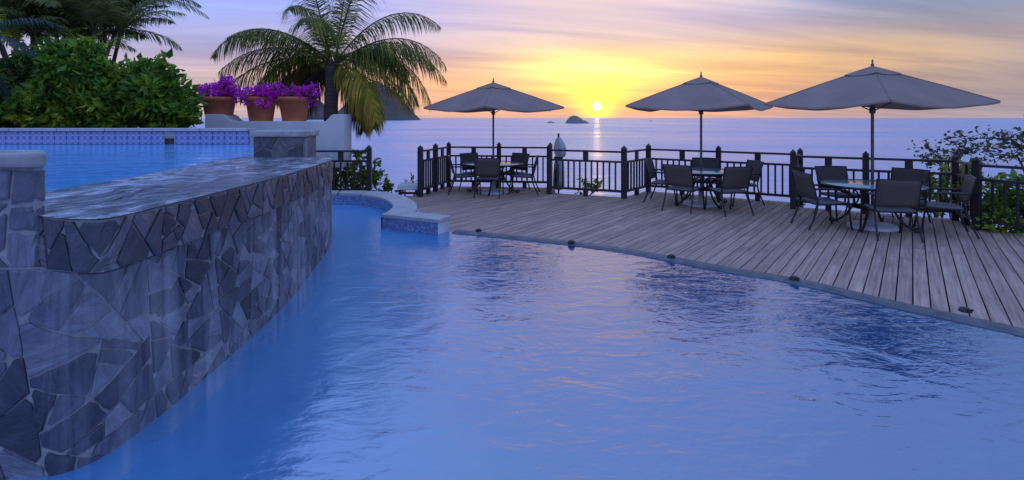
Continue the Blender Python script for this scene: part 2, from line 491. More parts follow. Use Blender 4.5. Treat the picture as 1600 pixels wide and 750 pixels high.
def make_sea():
    mt, nt, b = nodes_of('sea')
    tc = nt.nodes.new('ShaderNodeTexCoord'); v = tc.outputs['Object']
    b.inputs['Base Color'].default_value = (.36, .41, .61, 1)
    nl = noise_n(nt, .0035, 4, .6, vec=v, sc=(1, 3.2, 1))
    rr = nt.nodes.new('ShaderNodeMapRange'); rr.inputs[1].default_value = .35; rr.inputs[2].default_value = .65
    rr.inputs[3].default_value = .22; rr.inputs[4].default_value = .36
    nt.links.new(nl, rr.inputs[0]); nt.links.new(rr.outputs[0], b.inputs['Roughness'])
    b.inputs['IOR'].default_value = 1.33
    b.inputs['Specular Tint'].default_value = (.93, .97, 1.0, 1)
    n1 = noise_n(nt, .11, 4, .6, vec=v, sc=(1, 2.0, 1)); n2 = noise_n(nt, .7, 3, .6, vec=v, sc=(1, 1.6, 1))
    nn = bump_n(nt, n1, 1.0, 1.0); nn = bump_n(nt, n2, 1.0, .16, nn)
    nt.links.new(nn, b.inputs['Normal'])
    return mt


M['sea'] = make_sea()


def make_board():
    mt, nt, b = nodes_of('weathered decking')
    tc = nt.nodes.new('ShaderNodeTexCoord'); v = tc.outputs['Object']
    rnd = obj_random(nt)
    off = nt.nodes.new('ShaderNodeCombineXYZ'); nt.links.new(math_n(nt, 'MULTIPLY', rnd, 40.0), off.inputs[0]); nt.links.new(math_n(nt, 'MULTIPLY', rnd, 17.0), off.inputs[1])
    ad = nt.nodes.new('ShaderNodeVectorMath'); ad.operation = 'ADD'; nt.links.new(v, ad.inputs[0]); nt.links.new(off.outputs[0], ad.inputs[1])
    g = noise_n(nt, 9, 6, .65, vec=ad.outputs[0], sc=(.12, 3.2, 1), dist=.3)
    st = noise_n(nt, 1.3, 4, .6, vec=ad.outputs[0])
    c = ramp_n(nt, g, [(.28, (.25, .17, .14)), (.5, (.45, .305, .25)), (.75, (.62, .43, .355))])
    c = mix_n(nt, .55, c, ramp_n(nt, st, [(.3, (.68, .66, .66)), (.7, (1.22, 1.2, 1.18))]), 'MULTIPLY')
    hs = nt.nodes.new('ShaderNodeHueSaturation'); nt.links.new(c, hs.inputs['Color'])
    nt.links.new(math_n(nt, 'ADD', math_n(nt, 'MULTIPLY', rnd, .26), .88), hs.inputs['Value'])
    nt.links.new(hs.outputs[0], b.inputs['Base Color'])
    b.inputs['Roughness'].default_value = .75; b.inputs['Specular IOR Level'].default_value = .12
    nt.links.new(bump_n(nt, g, .35, .004), b.inputs['Normal'])
    return mt


M['board'] = make_board()


def make_canvas():
    mt, nt, b = nodes_of('grey canvas')
    n = noise_n(nt, 1.8, 4)
    c = ramp_n(nt, n, [(.3, (.29, .21, .185)), (.7, (.385, .28, .245))])
    nt.links.new(c, b.inputs['Base Color']); b.inputs['Roughness'].default_value = .85
    b.inputs['Specular IOR Level'].default_value = .2
    t = nt.nodes.new('ShaderNodeBsdfTranslucent'); nt.links.new(c, t.inputs[0])
    mx = nt.nodes.new('ShaderNodeMixShader'); mx.inputs[0].default_value = .12
    nt.links.new(bump_n(nt, noise_n(nt, 5, 3), .25, .03), b.inputs['Normal'])
    nt.links.new(b.outputs[0], mx.inputs[1]); nt.links.new(t.outputs[0], mx.inputs[2])
    nt.links.new(mx.outputs[0], nt.nodes['Material Output'].inputs[0])
    return mt


M['canopy'] = make_canvas()


def make_weave():
    mt, nt, b = nodes_of('woven sling')
    tc = nt.nodes.new('ShaderNodeTexCoord'); v = tc.outputs['Object']
    w = nt.nodes.new('ShaderNodeTexWave'); w.inputs['Scale'].default_value = 14; w.bands_direction = 'X'; w.inputs['Distortion'].default_value = .6; nt.links.new(v, w.inputs[0])
    w2 = nt.nodes.new('ShaderNodeTexWave'); w2.inputs['Scale'].default_value = 20; w2.bands_direction = 'Z'; nt.links.new(v, w2.inputs[0])
    h = math_n(nt, 'MULTIPLY', w.outputs[1], w2.outputs[1])
    c = ramp_n(nt, h, [(.0, (.075, .060, .054)), (1, (.150, .122, .110))])
    nt.links.new(c, b.inputs['Base Color']); b.inputs['Roughness'].default_value = .7
    nt.links.new(bump_n(nt, h, .4, .004), b.inputs['Normal'])
    return mt


M['weave'] = make_weave()
M['cushion'] = simple('grey seat pad', (.17, .165, .18), (.24, .23, .245), 12, .9, .4, 80)


def make_glass():
    mt, nt, b = nodes_of('frosted table glass')
    c = ramp_n(nt, noise_n(nt, 4, 3), [(.3, (.20, .34, .36)), (.7, (.28, .42, .43))])
    nt.links.new(c, b.inputs['Base Color']); b.inputs['Roughness'].default_value = .12; b.inputs['IOR'].default_value = 1.5
    nt.links.new(bump_n(nt, noise_n(nt, 35, 2), .08, .004), b.inputs['Normal'])
    return mt


M['glass'] = make_glass()


def make_mosaic():
    mt, nt, b = nodes_of('small mosaic')
    tc = nt.nodes.new('ShaderNodeTexCoord'); v = tc.outputs['UV']
    mp = nt.nodes.new('ShaderNodeMapping'); mp.inputs['Scale'].default_value = (36, 36, 36); nt.links.new(v, mp.inputs[0])
    fl = nt.nodes.new('ShaderNodeVectorMath'); fl.operation = 'FLOOR'; nt.links.new(mp.outputs[0], fl.inputs[0])
    wn = nt.nodes.new('ShaderNodeTexWhiteNoise'); wn.noise_dimensions = '2D'; nt.links.new(fl.outputs[0], wn.inputs['Vector'])
    c = ramp_n(nt, wn.outputs[0], [(0, (.10, .15, .36)), (.45, (.15, .22, .44)), (.75, (.22, .29, .50)), (1, (.36, .40, .54))])
    fr = nt.nodes.new('ShaderNodeVectorMath'); fr.operation = 'FRACTION'; nt.links.new(mp.outputs[0], fr.inputs[0])
    sp = nt.nodes.new('ShaderNodeSeparateXYZ'); nt.links.new(fr.outputs[0], sp.inputs[0])
    g = math_n(nt, 'MAXIMUM', math_n(nt, 'GREATER_THAN', sp.outputs[0], .9), math_n(nt, 'GREATER_THAN', sp.outputs[1], .9))
    c = mix_n(nt, g, c, (.28, .31, .38))
    nt.links.new(c, b.inputs['Base Color']); b.inputs['Roughness'].default_value = .2
    nt.links.new(bump_n(nt, math_n(nt, 'MULTIPLY', g, -1.0), .4, .003), b.inputs['Normal'])
    return mt


M['mosaic'] = make_mosaic()


def make_pattern_tile():
    """glazed tile: blue ornament on a pale ground, drawn in tile-local coordinates (x, z in 0..1 via UV)"""
    mt, nt, b = nodes_of('ornament tile')
    tc = nt.nodes.new('ShaderNodeTexCoord'); sp = nt.nodes.new('ShaderNodeSeparateXYZ'); nt.links.new(tc.outputs['UV'], sp.inputs[0])
    a = lambda op, p, q=None: math_n(nt, op, p, q)
    u = a('SUBTRACT', a('FRACT', a('MULTIPLY', sp.outputs[0], 2.0)), .5)
    w = a('SUBTRACT', a('FRACT', a('MULTIPLY', sp.outputs[1], 2.0)), .5)
    r = a('SQRT', a('ADD', a('MULTIPLY', u, u), a('MULTIPLY', w, w)))
    th = a('ARCTAN2', w, u)
    pet = a('ADD', .24, a('MULTIPLY', a('COSINE', a('MULTIPLY', th, 4.0)), .15))
    flower = a('LESS_THAN', a('ABSOLUTE', a('SUBTRACT', r, pet)), .055)
    dia = a('LESS_THAN', a('ABSOLUTE', a('SUBTRACT', a('ADD', a('ABSOLUTE', u), a('ABSOLUTE', w)), .5)), .05)
    dot = a('LESS_THAN', r, .07)
    pat = a('MAXIMUM', a('MAXIMUM', flower, dia), dot)
    c = mix_n(nt, pat, (.10, .19, .47), (.42, .48, .62))
    c = mix_n(nt, .35, c, ramp_n(nt, noise_n(nt, 6, 3), [(.3, (.8, .8, .85)), (.7, (1.1, 1.1, 1.1))]), 'MULTIPLY')
    nt.links.new(c, b.inputs['Base Color']); b.inputs['Roughness'].default_value = .15
    return mt


M['tile'] = make_pattern_tile()


def make_film():
    """moving water spread thinly over dark slate, broken into white streaks"""
    mt, nt, b = nodes_of('spill water')
    tc = nt.nodes.new('ShaderNodeTexCoord'); v = tc.outputs['Object']
    s1 = noise_n(nt, 3.6, 5, .6, vec=v, sc=(1.5, .8, 1), dist=1.6)
    s2 = noise_n(nt, 1.1, 3, .5, vec=v)
    f = math_n(nt, 'MULTIPLY', s1, math_n(nt, 'ADD', s2, .5))
    c = ramp_n(nt, f, [(.36, (.045, .050, .070)), (.48, (.15, .165, .22)), (.56, (.40, .43, .52)), (.66, (.70, .72, .78))])
    nt.links.new(c, b.inputs['Base Color']); b.inputs['Roughness'].default_value = .12; b.inputs['IOR'].default_value = 2.0
    nn = bump_n(nt, s1, 1.0, .05); nn = bump_n(nt, noise_n(nt, 11, 3, .5, vec=v, dist=.7), 1.0, .012, nn)
    nt.links.new(nn, b.inputs['Normal'])
    return mt


M['film'] = make_film()


def make_veil():
    mt, nt, b = nodes_of('falling water')
    tc = nt.nodes.new('ShaderNodeTexCoord'); v = tc.outputs['UV']
    n1 = noise_n(nt, 1.0, 5, .6, vec=v, sc=(9.0, .55, 1), dist=.5)
    n2 = noise_n(nt, 1.0, 3, .5, vec=v, sc=(1.3, .9, 1))
    f = math_n(nt, 'MULTIPLY', n1, n2)
    a = nt.nodes.new('ShaderNodeMapRange'); a.inputs[1].default_value = .20; a.inputs[2].default_value = .46; a.inputs[3].default_value = .0; a.inputs[4].default_value = .38
    nt.links.new(f, a.inputs[0])
    b.inputs['Base Color'].default_value = (.72, .74, .80, 1); b.inputs['Roughness'].default_value = .25
    nt.links.new(bump_n(nt, n1, .6, .05), b.inputs['Normal'])
    nt.links.new(a.outputs[0], b.inputs['Alpha'])
    return mt


M['veil'] = make_veil()

WATER = .18
SLAB = 1.357
COP = .393

# ------------------------------------------------------------------ sea, ground, far land
mb = MB(); S = 45000
mb.add([(-S, -200, 0), (S, -200, 0), (S, S, 0), (-S, S, 0)], [(0, 1, 2, 3)])
tag(mb.build('sea', M['sea'], loc=(0, 0, -12)), kind='structure')


def ground_z(x, y):
    edge = 14.3
    if x > 6: edge = 14.3 - (x - 6) * 1.1
    if x < -2: edge = 12.8
    if x < -6.2: edge = 15.5
    edge = max(edge, 6.5)
    base = -.55
    if x < -6.0 and y > 8.9: base = 1.25
    d = y - edge
    if d > 0: base -= d * 1.15
    # left garden keeps its own shoulder
    base += (mnoise.noise(Vector((x * .5, y * .5, 0))) * .12)
    return max(base, -14.5)


mb = MB(); nx, ny = 120, 90
xs = [-42 + 84 * i / nx for i in range(nx + 1)]; ys = [-30 + 65 * j / ny for j in range(ny + 1)]
mb.add([(x, y, ground_z(x, y)) for y in ys for x in xs],
       [(j * (nx + 1) + i, j * (nx + 1) + i + 1, (j + 1) * (nx + 1) + i + 1, (j + 1) * (nx + 1) + i) for j in range(ny) for i in range(nx)], smooth=True)
tag(mb.build('ground', M['ground']), kind='structure')


def hill(name, mat, x_px, half_px, top_px, dist, power, seed, label=None, cat=None, group=None, skew=0.0, rough=.10, parts=40):
    """free-standing far hill or rock; its waterline lies on the sea"""
    m_px = dist / F
    cx = (x_px - 800) * m_px; rad = half_px * m_px
    hgt = (HOR - top_px) * m_px + EYE + 12
    mb = MB(); nr, na = 22, parts
    vs = []; fs = []
    for i in range(nr + 1):
        t = i / nr
        for j in range(na):
            th = 2 * math.pi * j / na
            w = 1 + .18 * mnoise.noise(Vector((math.cos(th) * 1.5, math.sin(th) * 1.5, seed)))
            x = math.cos(th) * rad * t * w + skew * rad * (1 - t); y = math.sin(th) * rad * 1.2 * t * w
            h = hgt * (1 - t ** power)
            h += rough * hgt * mnoise.fractal(Vector((x / rad * 2.2, y / rad * 2.2, seed)), 1.0, 2.1, 5) * math.sin(math.pi * min(1, t * .9 + .1))
            vs.append((x, y, h - 2.0 * (t > .99)))
    for i in range(nr):
        for j in range(na):
            fs.append((i * na + j, i * na + (j + 1) % na, (i + 1) * na + (j + 1) % na, (i + 1) * na + j))
    mb.add(vs, fs, smooth=True)
    o = mb.build(name, mat, loc=(cx, dist, -12))
    return o


tag(hill('hill', M['hill'], 588, 70, 126, 3000, 1.25, 1.3), kind='structure')
tag(hill('hill', M['hill'], 490, 36, 156, 3900, 1.9, 5.1), kind='structure')
tag(hill('sea_rock', M['rock'], 899, 15, 181.0, 1300, 2.0, 2.2, skew=-.12, rough=.2),
    'humped brown sea rock rising out of the water below the setting sun', 'rock')
tag(hill('sea_rock', M['rock'], 909, 11, 187.5, 1290, 1.6, 8.4, rough=.3),
    'low tail of rock trailing off the humped sea rock', 'rock')
tag(hill('sea_rock', M['rock'], 860, 7, 189.6, 1400, 1.6, 3.7, rough=.3),
    'flat little reef awash beside the humped sea rock', 'rock')


def sailboat(x_px, dist, h, label):
    o = empty('sailboat', ((x_px - 800) / F * dist, dist, -12), label=label, cat='boat', group='boats far out on the sea')
    k = h / 12.0
    b = MB(); b.add([(-4 * k, 0, 1.3 * k), (0, -1.2 * k, 1.2 * k), (4.5 * k, 0, 1.5 * k), (0, 1.2 * k, 1.2 * k), (-3 * k, 0, -.4), (3.4 * k, 0, -.4)],
                    [(0, 1, 2, 3), (0, 4, 1), (1, 4, 5, 2), (2, 5, 3), (3, 5, 4, 0)])
    b.build('hull', M['sail'], o)
    b = MB(); b.tube([(0, 0, 1), (0, 0, h)], .12 * k + .05, 6); b.build('mast', M['frame'], o)
    b = MB(); b.tube([(-.1, .0, 2.0 * k), (-3.2 * k, .1, 1.9 * k)], .12 * k + .05, 6); b.build('boom', M['frame'], o)
    return o


sailboat(1016, 2100, 17, 'tiny sailboat with bare mast on the horizon')
sailboat(1186, 1900, 8, 'tiny boat far out, one of two lying together')
sailboat(1196, 1950, 8, 'tiny boat far out, one of two lying together')


# ------------------------------------------------------------------ stone facing
def clip(poly, p, n):
    out = []
    for i in range(len(poly)):
        a, b = poly[i], poly[(i + 1) % len(poly)]
        da = (a[0] - p[0]) * n[0] + (a[1] - p[1]) * n[1]; db = (b[0] - p[0]) * n[0] + (b[1] - p[1]) * n[1]
        if da <= 0: out.append(a)
        if (da < 0 < db) or (db < 0 < da):
            t = da / (da - db); out.append((a[0] + (b[0] - a[0]) * t, a[1] + (b[1] - a[1]) * t))
    return out


def voronoi(u0, u1, v0, v1, seeds, joint, asp=1.0):
    """cells of the seeds in the rectangle, shrunk by half a joint; asp stretches the metric in v"""
    cells = []
    for i, s in enumerate(seeds):
        poly = [(u0, v0), (u1, v0), (u1, v1), (u0, v1)]
        near = sorted(range(len(seeds)), key=lambda k: (seeds[k][0] - s[0]) ** 2 + (seeds[k][1] - s[1]) ** 2)[1:28]
        for k in near:
            q = seeds[k]
            wq = q[2] - s[2] if len(q) > 2 else 0
            dx, dy = q[0] - s[0], (q[1] - s[1])
            d2 = dx * dx + dy * dy
            t = .5 - wq / (2 * d2) if d2 > 1e-9 else .5
            t = max(.2, min(.8, t))
            L = math.sqrt(d2); n = (dx / L, dy / L)
            p = (s[0] + dx * t - n[0] * joint / 2, s[1] + dy * t - n[1] * joint / 2)
            poly = clip(poly, p, n)
            if len(poly) < 3: break
        if len(poly) >= 3: cells.append(poly)
    return cells


def inset(poly, d):
    n = len(poly); A = sum(a[0] * b[1] - b[0] * a[1] for a, b in zip(poly, poly[1:] + poly[:1]))
    out = poly[:]
    for i in range(n):
        a, b = poly[i], poly[(i + 1) % n]
        ex, ey = b[0] - a[0], b[1] - a[1]; L_ = math.hypot(ex, ey)
        if L_ < 1e-6: continue
        nn_ = (ey / L_, -ex / L_) if A > 0 else (-ey / L_, ex / L_)
        out = clip(out, (a[0] - nn_[0] * d, a[1] - nn_[1] * d), nn_)
        if len(out) < 3: return []
    return out


def paving(u0, u1, v0, v1, target, joint, rng, spread=.8):
    """crazy paving: a rectangle broken again and again by skewed cracks"""
    done = []; todo = []
    k = max(1, int((u1 - u0) / .5)); w = (u1 - u0) / k
    xs_ = [u0] + [u0 + w * i + rng.uniform(-.12, .12) for i in range(1, k)] + [u1]
    sl = [0] + [rng.uniform(-.12, .12) for i in range(1, k)] + [0]
    for i in range(k): todo.append([(xs_[i] - sl[i], v0), (xs_[i + 1] - sl[i + 1], v0), (xs_[i + 1] + sl[i + 1], v1), (xs_[i] + sl[i], v1)])
    while todo:
        p = todo.pop(); A = area(p)
        if A < target * rng.uniform(.45, 1.9): done.append(p); continue
        cx = sum(q[0] for q in p) / len(p); cy = sum(q[1] for q in p) / len(p)
        far = max(p, key=lambda q: (q[0] - cx) ** 2 + (q[1] - cy) ** 2)
        th = math.atan2(far[1] - cy, far[0] - cx) + rng.uniform(-spread, spread)
        n_ = (math.cos(th), math.sin(th)); o_ = rng.uniform(-.16, .16) * math.sqrt(A)
        c_ = (cx + n_[0] * o_, cy + n_[1] * o_)
        a_ = clip(p, c_, n_); b_ = clip(p, c_, (-n_[0], -n_[1]))
        if len(a_) < 3 or len(b_) < 3: done.append(p); continue
        todo += [a_, b_]
    out = []
    for p in done:
        q = inset(p, joint / 2 * rng.uniform(.7, 1.5))
        # knock off sharp corners
        for _ in range(2):
            r_ = []
            for i in range(len(q)):
                a, b, c = Vector(q[i - 1]), Vector(q[i]), Vector(q[(i + 1) % len(q)])
                e1, e2 = a - b, c - b
                if e1.length > .03 and e2.length > .03 and e1.angle(e2) < 1.15:
                    k_ = rng.uniform(.12, .20); r_ += [tuple(b + e1 * k_), tuple(b + e2 * k_)]
                else: r_.append(q[i])
            q = r_
        if len(q) >= 3: out.append(q)
    return out


def pix_seeds(u0, u1, v0, v1, d, rng, tries=6000, big=None):
    pts = []
    for _ in range(tries):
        p = (rng.uniform(u0, u1), rng.uniform(v0, v1), rng.uniform(-.25, .25) * d * d)
        dd = d * (.62 + .75 * rng.random())
        if big: dd *= big(p[0], p[1])
        if all((p[0] - q[0]) ** 2 + (p[1] - q[1]) ** 2 > dd * dd for q in pts): pts.append(p)
    return pts


def area(poly):
    return abs(sum(a[0] * b[1] - b[0] * a[1] for a, b in zip(poly, poly[1:] + poly[:1]))) / 2


def stone_pieces(path, cells, mat, parent, rng, proud=.007, thick=.03, step=.10, jitter=.006):
    for poly in cells:
        if area(poly) < .0012: continue
        # resample the outline, wobble it a little
        out = []
        us_ = [p[0] for p in poly]
        bent = path.at(min(us_))[1].dot(path.at(max(us_))[1]) < .97
        step_ = .035 if bent else step
        for a, b in zip(poly, poly[1:] + poly[:1]):
            L = math.hypot(b[0] - a[0], b[1] - a[1]); k = max(1, int(L / step_))
            for i in range(k):
                t = i / k
                j = jitter if i else jitter * .3
                out.append((a[0] + (b[0] - a[0]) * t + rng.uniform(-j, j), a[1] + (b[1] - a[1]) * t + rng.uniform(-j, j)))
        cu = sum(p[0] for p in out) / len(out); cv = sum(p[1] for p in out) / len(out)
        h = proud * rng.uniform(.35, 1.3); tu = rng.uniform(-.016, .016); tv = rng.uniform(-.016, .016)
        P0, N0 = path.at(cu); org = Vector((P0.x, P0.y, cv))

        def w(u, v, d):
            P, Nn = path.at(u)
            return Vector((P.x + Nn.x * d, P.y + Nn.y * d, v)) - org
        n = len(out); vs = []
        for (u, v) in out: vs.append(w(u, v, -thick))
        for (u, v) in out:
            uu = cu + (u - cu) * .985; vv = cv + (v - cv) * .985
            vs.append(w(uu, vv, h * .55 + (u - cu) * tu * .6 + (v - cv) * tv * .6))
        for (u, v) in out:
            L = math.hypot(u - cu, v - cv); k = max(.3, 1 - .014 / max(L, .02))
            vs.append(w(cu + (u - cu) * k, cv + (v - cv) * k, h + (u - cu) * tu + (v - cv) * tv + rng.uniform(-.002, .002)))
        rings = 3
        if bent:
            for kf in (.72, .45, .2):
                for (u, v) in out: vs.append(w(cu + (u - cu) * kf, cv + (v - cv) * kf, h))
                rings += 1
        vs.append(w(cu, cv, h + rng.uniform(-.002, .004)))
        fs = []
        for i in range(n):
            j = (i + 1) % n
            for r_ in range(rings - 1): fs.append((r_ * n + i, r_ * n + j, (r_ + 1) * n + j, (r_ + 1) * n + i))
            fs.append(((rings - 1) * n + i, (rings - 1) * n + j, rings * n))
        mb = MB(); mb.add(vs, fs)
        mb.build('stone', mat, parent, loc=org, fix=True)


def wall_band(path, z0, z1, d, name, mat, parent=None, uv=False, rows=1, zfun=None):
    """vertical band following a plan path at offset d"""
    pts = path.off(d) if d else path.p
    n = len(pts); vs = []; fs = []
    for r in range(rows + 1):
        z = z0 + (z1 - z0) * r / rows
        for i, p in enumerate(pts):
            q = p
            if zfun: q = p + path.at(path.l[i])[1] * zfun(z)
            vs.append((q.x, q.y, z))
    for r in range(rows):
        for i in range(n - 1): fs.append((r * n + i, r * n + i + 1, (r + 1) * n + i + 1, (r + 1) * n + i))
    mb = MB(); mb.add(vs, fs, smooth=True)
    o = mb.build(name, mat, parent)
    if uv:
        ul = o.data.uv_layers.new(name='UVMap')
        for poly in o.data.polygons:
            for li in poly.loop_indices:
                vi = o.data.loops[li].vertex_index
                ul.data[li].uv = (path.l[vi % n], o.data.vertices[vi].co.z)
    return o


# plan of the overflow wall, from the corner by the low pillar round to its far end
corner = [(-4.6, 2.36), (-3.2, 2.36), (-2.25, 2.362)]
curve = catmull([(-2.25, 2.362), (-2.06, 2.385), (-1.955, 2.52), (-1.918, 2.85), (-1.912, 3.36), (-1.942, 4.2), (-2.02, 5.0), (-2.13, 5.63), (-2.30, 6.6), (-2.62, 7.6)], 8)
wall_path = Path2([Vector(p).to_2d() if len(p) > 2 else Vector(p) for p in corner[:-1]] + [Vector((p.x, p.y)) for p in curve])
rng = random.Random(11)

ow = empty('overflow_wall', (0, 0, 0), label='curved slate-clad wall with water spilling over its lip into the lower pool', cat='wall')
# core behind the facing
core = MB()
wp = [p for p in wall_path.p]
core_poly = [(p.x, p.y) for p in wp]
inner = [(-3.6, 7.6), (-4.6, 6.0)]
pts = [p for p in wall_path.off(-.10)]
back = [p for p in wall_path.off(-.45)]
n = len(pts)
wall_band(wall_path, -.6, 1.125, -.004, 'mortar_bed', M['mortar'], ow)
cells = paving(1.9, wall_path.len, -.02, 1.118, .030, .008, rng, .5)
stone_pieces(wall_path, cells, M['slate_wall'], ow, rng)

# pillar at the near end, wall of larger limed stones
pil_path = Path2([(-4.6, 2.372), (-3.2, 2.372), (-2.60, 2.374), (-2.20, 2.376), (-2.165, 2.384), (-2.152, 2.41), (-2.60, 2.80)])
pillar = empty('stone_pillar', (-2.5, 2.5, 0), label='stout pale stone pillar with rounded cap at the near end of the overflow wall', cat='pillar')
pr = pillar
mbp = MB()
pp = [(-4.6, 2.372), (-2.20, 2.376), (-2.165, 2.384), (-2.152, 2.41), (-2.36, 2.60), (-4.6, 2.60)]
mbp.prism([(a + 2.5, b - 2.5) for a, b in pp], -.4, 1.575)
mbp.build('mortar_bed', M['mortar'], pillar)
cells = paving(1.75, 2.475, .0, 1.570, .040, .016, rng, .5)
tmp = empty('tmp', (0, 0, 0))
stone_pieces(pil_path, cells, M['slate_pale'], tmp, rng, proud=.012)
for ch in list(tmp.children):
    ch.parent = pillar; ch.location = Vector(ch.location) - Vector((2.5 * -1, 2.5, 0)) if False else Vector(ch.location) - Vector((-2.5, 2.5, 0))
bpy.data.objects.remove(tmp)
capm = MB()
capm.prism([(-2.2, -.165), (.33, -.165), (.372, -.13), (.372, -.10), (.16, .13), (-2.2, .13)], 1.575, 1.64)
capm.build('cap', M['capstone'], pillar, bevel=.022)

# spill slab
slab_pts = catmull([(-2.30, 2.56), (-2.25, 2.455), (-2.02, 2.335), (-1.84, 2.305), (-1.785, 2.375), (-1.772, 2.71), (-1.765, 3.13), (-1.765, 3.82), (-1.83, 4.75), (-1.925, 5.62)], 8)
slab_end = [(-1.99, 5.75), (-2.15, 6.15), (-2.40, 6.62)]
slab_path = Path2([(p.x, p.y) for p in slab_pts] + slab_end)
slab = empty('spill_slab', (0, 0, 0), label='thick slate-edged ledge the upper pool spills over', cat='ledge')
inner_edge = catmull([(-3.06, 6.62), (-3.06, 6.16), (-3.07, 5.42), (-2.91, 4.43), (-2.83, 3.67), (-2.795, 3.1), (-2.75, 2.7)], 6)
poly = [(p.x, p.y) for p in slab_path.off(-.006)] + [(p.x, p.y) for p in inner_edge]
mbs = MB(); mbs.prism(poly, 1.118, SLAB - .008); mbs.build('mortar_bed', M['mortar'], slab)
L = slab_path.len
sd_ = []
u = .05
while u < L:
    w = rng.uniform(.10, .22)
    if rng.random() < .5: sd_.append((u + w / 2, rng.uniform(1.2, 1.27), rng.uniform(-.004, .004)))
    else:
        sd_.append((u + w * rng.uniform(.3, .6), rng.uniform(1.15, 1.19), rng.uniform(-.003, .003)))
        sd_.append((u + w * rng.uniform(.4, .8), rng.uniform(1.28, 1.33), rng.uniform(-.003, .003)))
    u += w
cells = paving(0.02, L, 1.116, SLAB - .012, .020, .008, rng, .2)
stone_pieces(slab_path, cells, M['slate'], slab, rng, proud=.009)
# water flowing over the slab top and falling from the lip
film_poly = [(p.x, p.y) for p in slab_path.off(.012)] + [(p.x, p.y) for p in inner_edge]
mbf = MB(); nfp = len(film_poly)
bm = bmesh.new()
vsb = [bm.verts.new((a, b, SLAB)) for a, b in film_poly]; bm.faces.new(vsb); bmesh.ops.triangulate(bm, faces=bm.faces)
for _ in range(3): bmesh.ops.subdivide_edges(bm, edges=[e for e in bm.edges if e.calc_length() > .12], cuts=1, use_grid_fill=True); bmesh.ops.triangulate(bm, faces=[f for f in bm.faces if len(f.verts) > 3])
for v in bm.verts:
    if not v.is_boundary: v.co.z += .006 * mnoise.fractal(Vector((v.co.x * 4, v.co.y * 3, 1.0)), 1, 2, 3)
me = bpy.data.meshes.new('spill_water'); bm.to_mesh(me); bm.free(); me.materials.append(M['film'])
for p_ in me.polygons: p_.use_smooth = True
sw = link('spill_water', me); tag(sw, kind='structure')
veil_path = Path2([(p.x, p.y) for p in slab_path.off(-.012)][4:])
vl = wall_band(veil_path, WATER - .02, 1.112, 0, 'falling_water', M['veil'], None, uv=True, rows=10,
               zfun=lambda z: .035 * max(0.0, 1 - (z - WATER) / (SLAB - WATER)) ** .7)
tag(vl, kind='structure')

# block at the far end of the slab
blk = empty('stone_block', (-2.93, 5.95, SLAB), label='low slate block with pale capstone at the far end of the spill ledge', cat='stone block')
bp = [(0, 0), (.57, 0), (.50, .55), (-.10, .55)]
mbk = MB(); mbk.prism([(x * .985 + .004, y * .98 + .006) for x, y in bp], -.05, .225); mbk.build('mortar_bed', M['mortar'], blk)
bpath = Path2([(0, 0), (.28, 0), (.56, 0), (.568, .008), (.535, .28), (.50, .55)])
cells = voronoi(0.0, .565, -.03, .224, [(.10, .02, 0), (.16, .17, 0), (.30, .08, 0), (.41, .18, 0), (.47, .03, 0), (.03, .15, 0)], .012)
stone_pieces(bpath, cells, M['slate'], blk, rng, proud=.008)
cells = voronoi(.575, bpath.len, -.03, .224, [(.66, .1, 0), (.80, .03, 0), (.83, .16, 0), (.98, .1, 0)], .012)
stone_pieces(bpath, cells, M['slate_pale'], blk, rng, proud=.008)
mbk = MB(); mbk.prism([(-.03, -.035), (.605, -.035), (.54, .58), (-.12, .58)], .225, .295)
mbk.build('cap', M['capstone'], blk, bevel=.015)

# ------------------------------------------------------------------ upper pool
YB = 8.86
up = [(p.x, p.y) for p in inner_edge] + [(-9.9, 2.7), (-9.9, YB + .05), (-4.40, YB + .05), (-3.10, 6.62)]
mbu = MB(); mbu.add([(a, b, 0) for a, b in up], [tuple(range(len(up)))[::-1]])
tag(mbu.build('upper_pool_water', M['upper_water'], loc=(0, 0, SLAB - .004), fix=True), kind='structure')
bw = empty('pool_back_wall', (-7, YB, 1.3), label='low wall of blue ornamental tiles closing the upper pool', cat='wall')
mbw = MB(); mbw.box((-.2 + .0, .16, 0.0), (5.54, .30, .54)); mbw.build('backing', M['mortar'], bw)
# end pier of the wall
mbw = MB(); mbw.box((2.685, .13, .0), (.20, .34, .58), bev=.01); mbw.build('end_pier', M['capstone'], bw)
tile_me = MB(); tile_me.box((0, 0, 0), (.2005, .014, .2005), bev=.003)
tm = tile_me.mesh('tile', M['tile'])
ul = tm.uv_layers.new(name='UVMap')
for p_ in tm.polygons:
    for li in p_.loop_indices:
        c = tm.vertices[tm.loops[li].vertex_index].co
        ul.data[li].uv = (c.x / .2005 + .5, c.z / .2005 + .5)
for i in range(27):
    xx = 2.56 - .1025 - i * .205
    if abs(xx - (-800 + 263) / F * YB - 0 - 7 + 0) < 0: continue
    if abs((xx - 7) - (263 - 800) / F * YB) < .10:
        mbx = MB(); mbx.box((0, 0, .06), (.20, .014, .085), bev=.003); mbx.build('tile', M['mosaic'] if False else M['capstone'], bw, loc=(xx, 0, .155))
        mbx = MB()
        mbx.box((-.092, 0, 0), (.016, .03, .12)); mbx.box((.092, 0, 0), (.016, .03, .12)); mbx.box((0, 0, .055), (.168, .03, .014)); mbx.build('skimmer_frame', M['capstone'], bw, loc=(xx, -.004, .105))
        mbx = MB(); mbx.box((0, .006, 0), (.168, .01, .10)); mbx.build('skimmer_opening', M['frame'], bw, loc=(xx, -.002, .10))
    else:
        link('tile', tm, bw, (xx, 0, .157))
for i in range(7):
    mbx = MB(); mbx.box((0, 0, 0), (.788, .40, .05), bev=.012)
    mbx.build('coping_slab', M['coping'], bw, loc=(2.56 - .4 - i * .80, .14, .297))
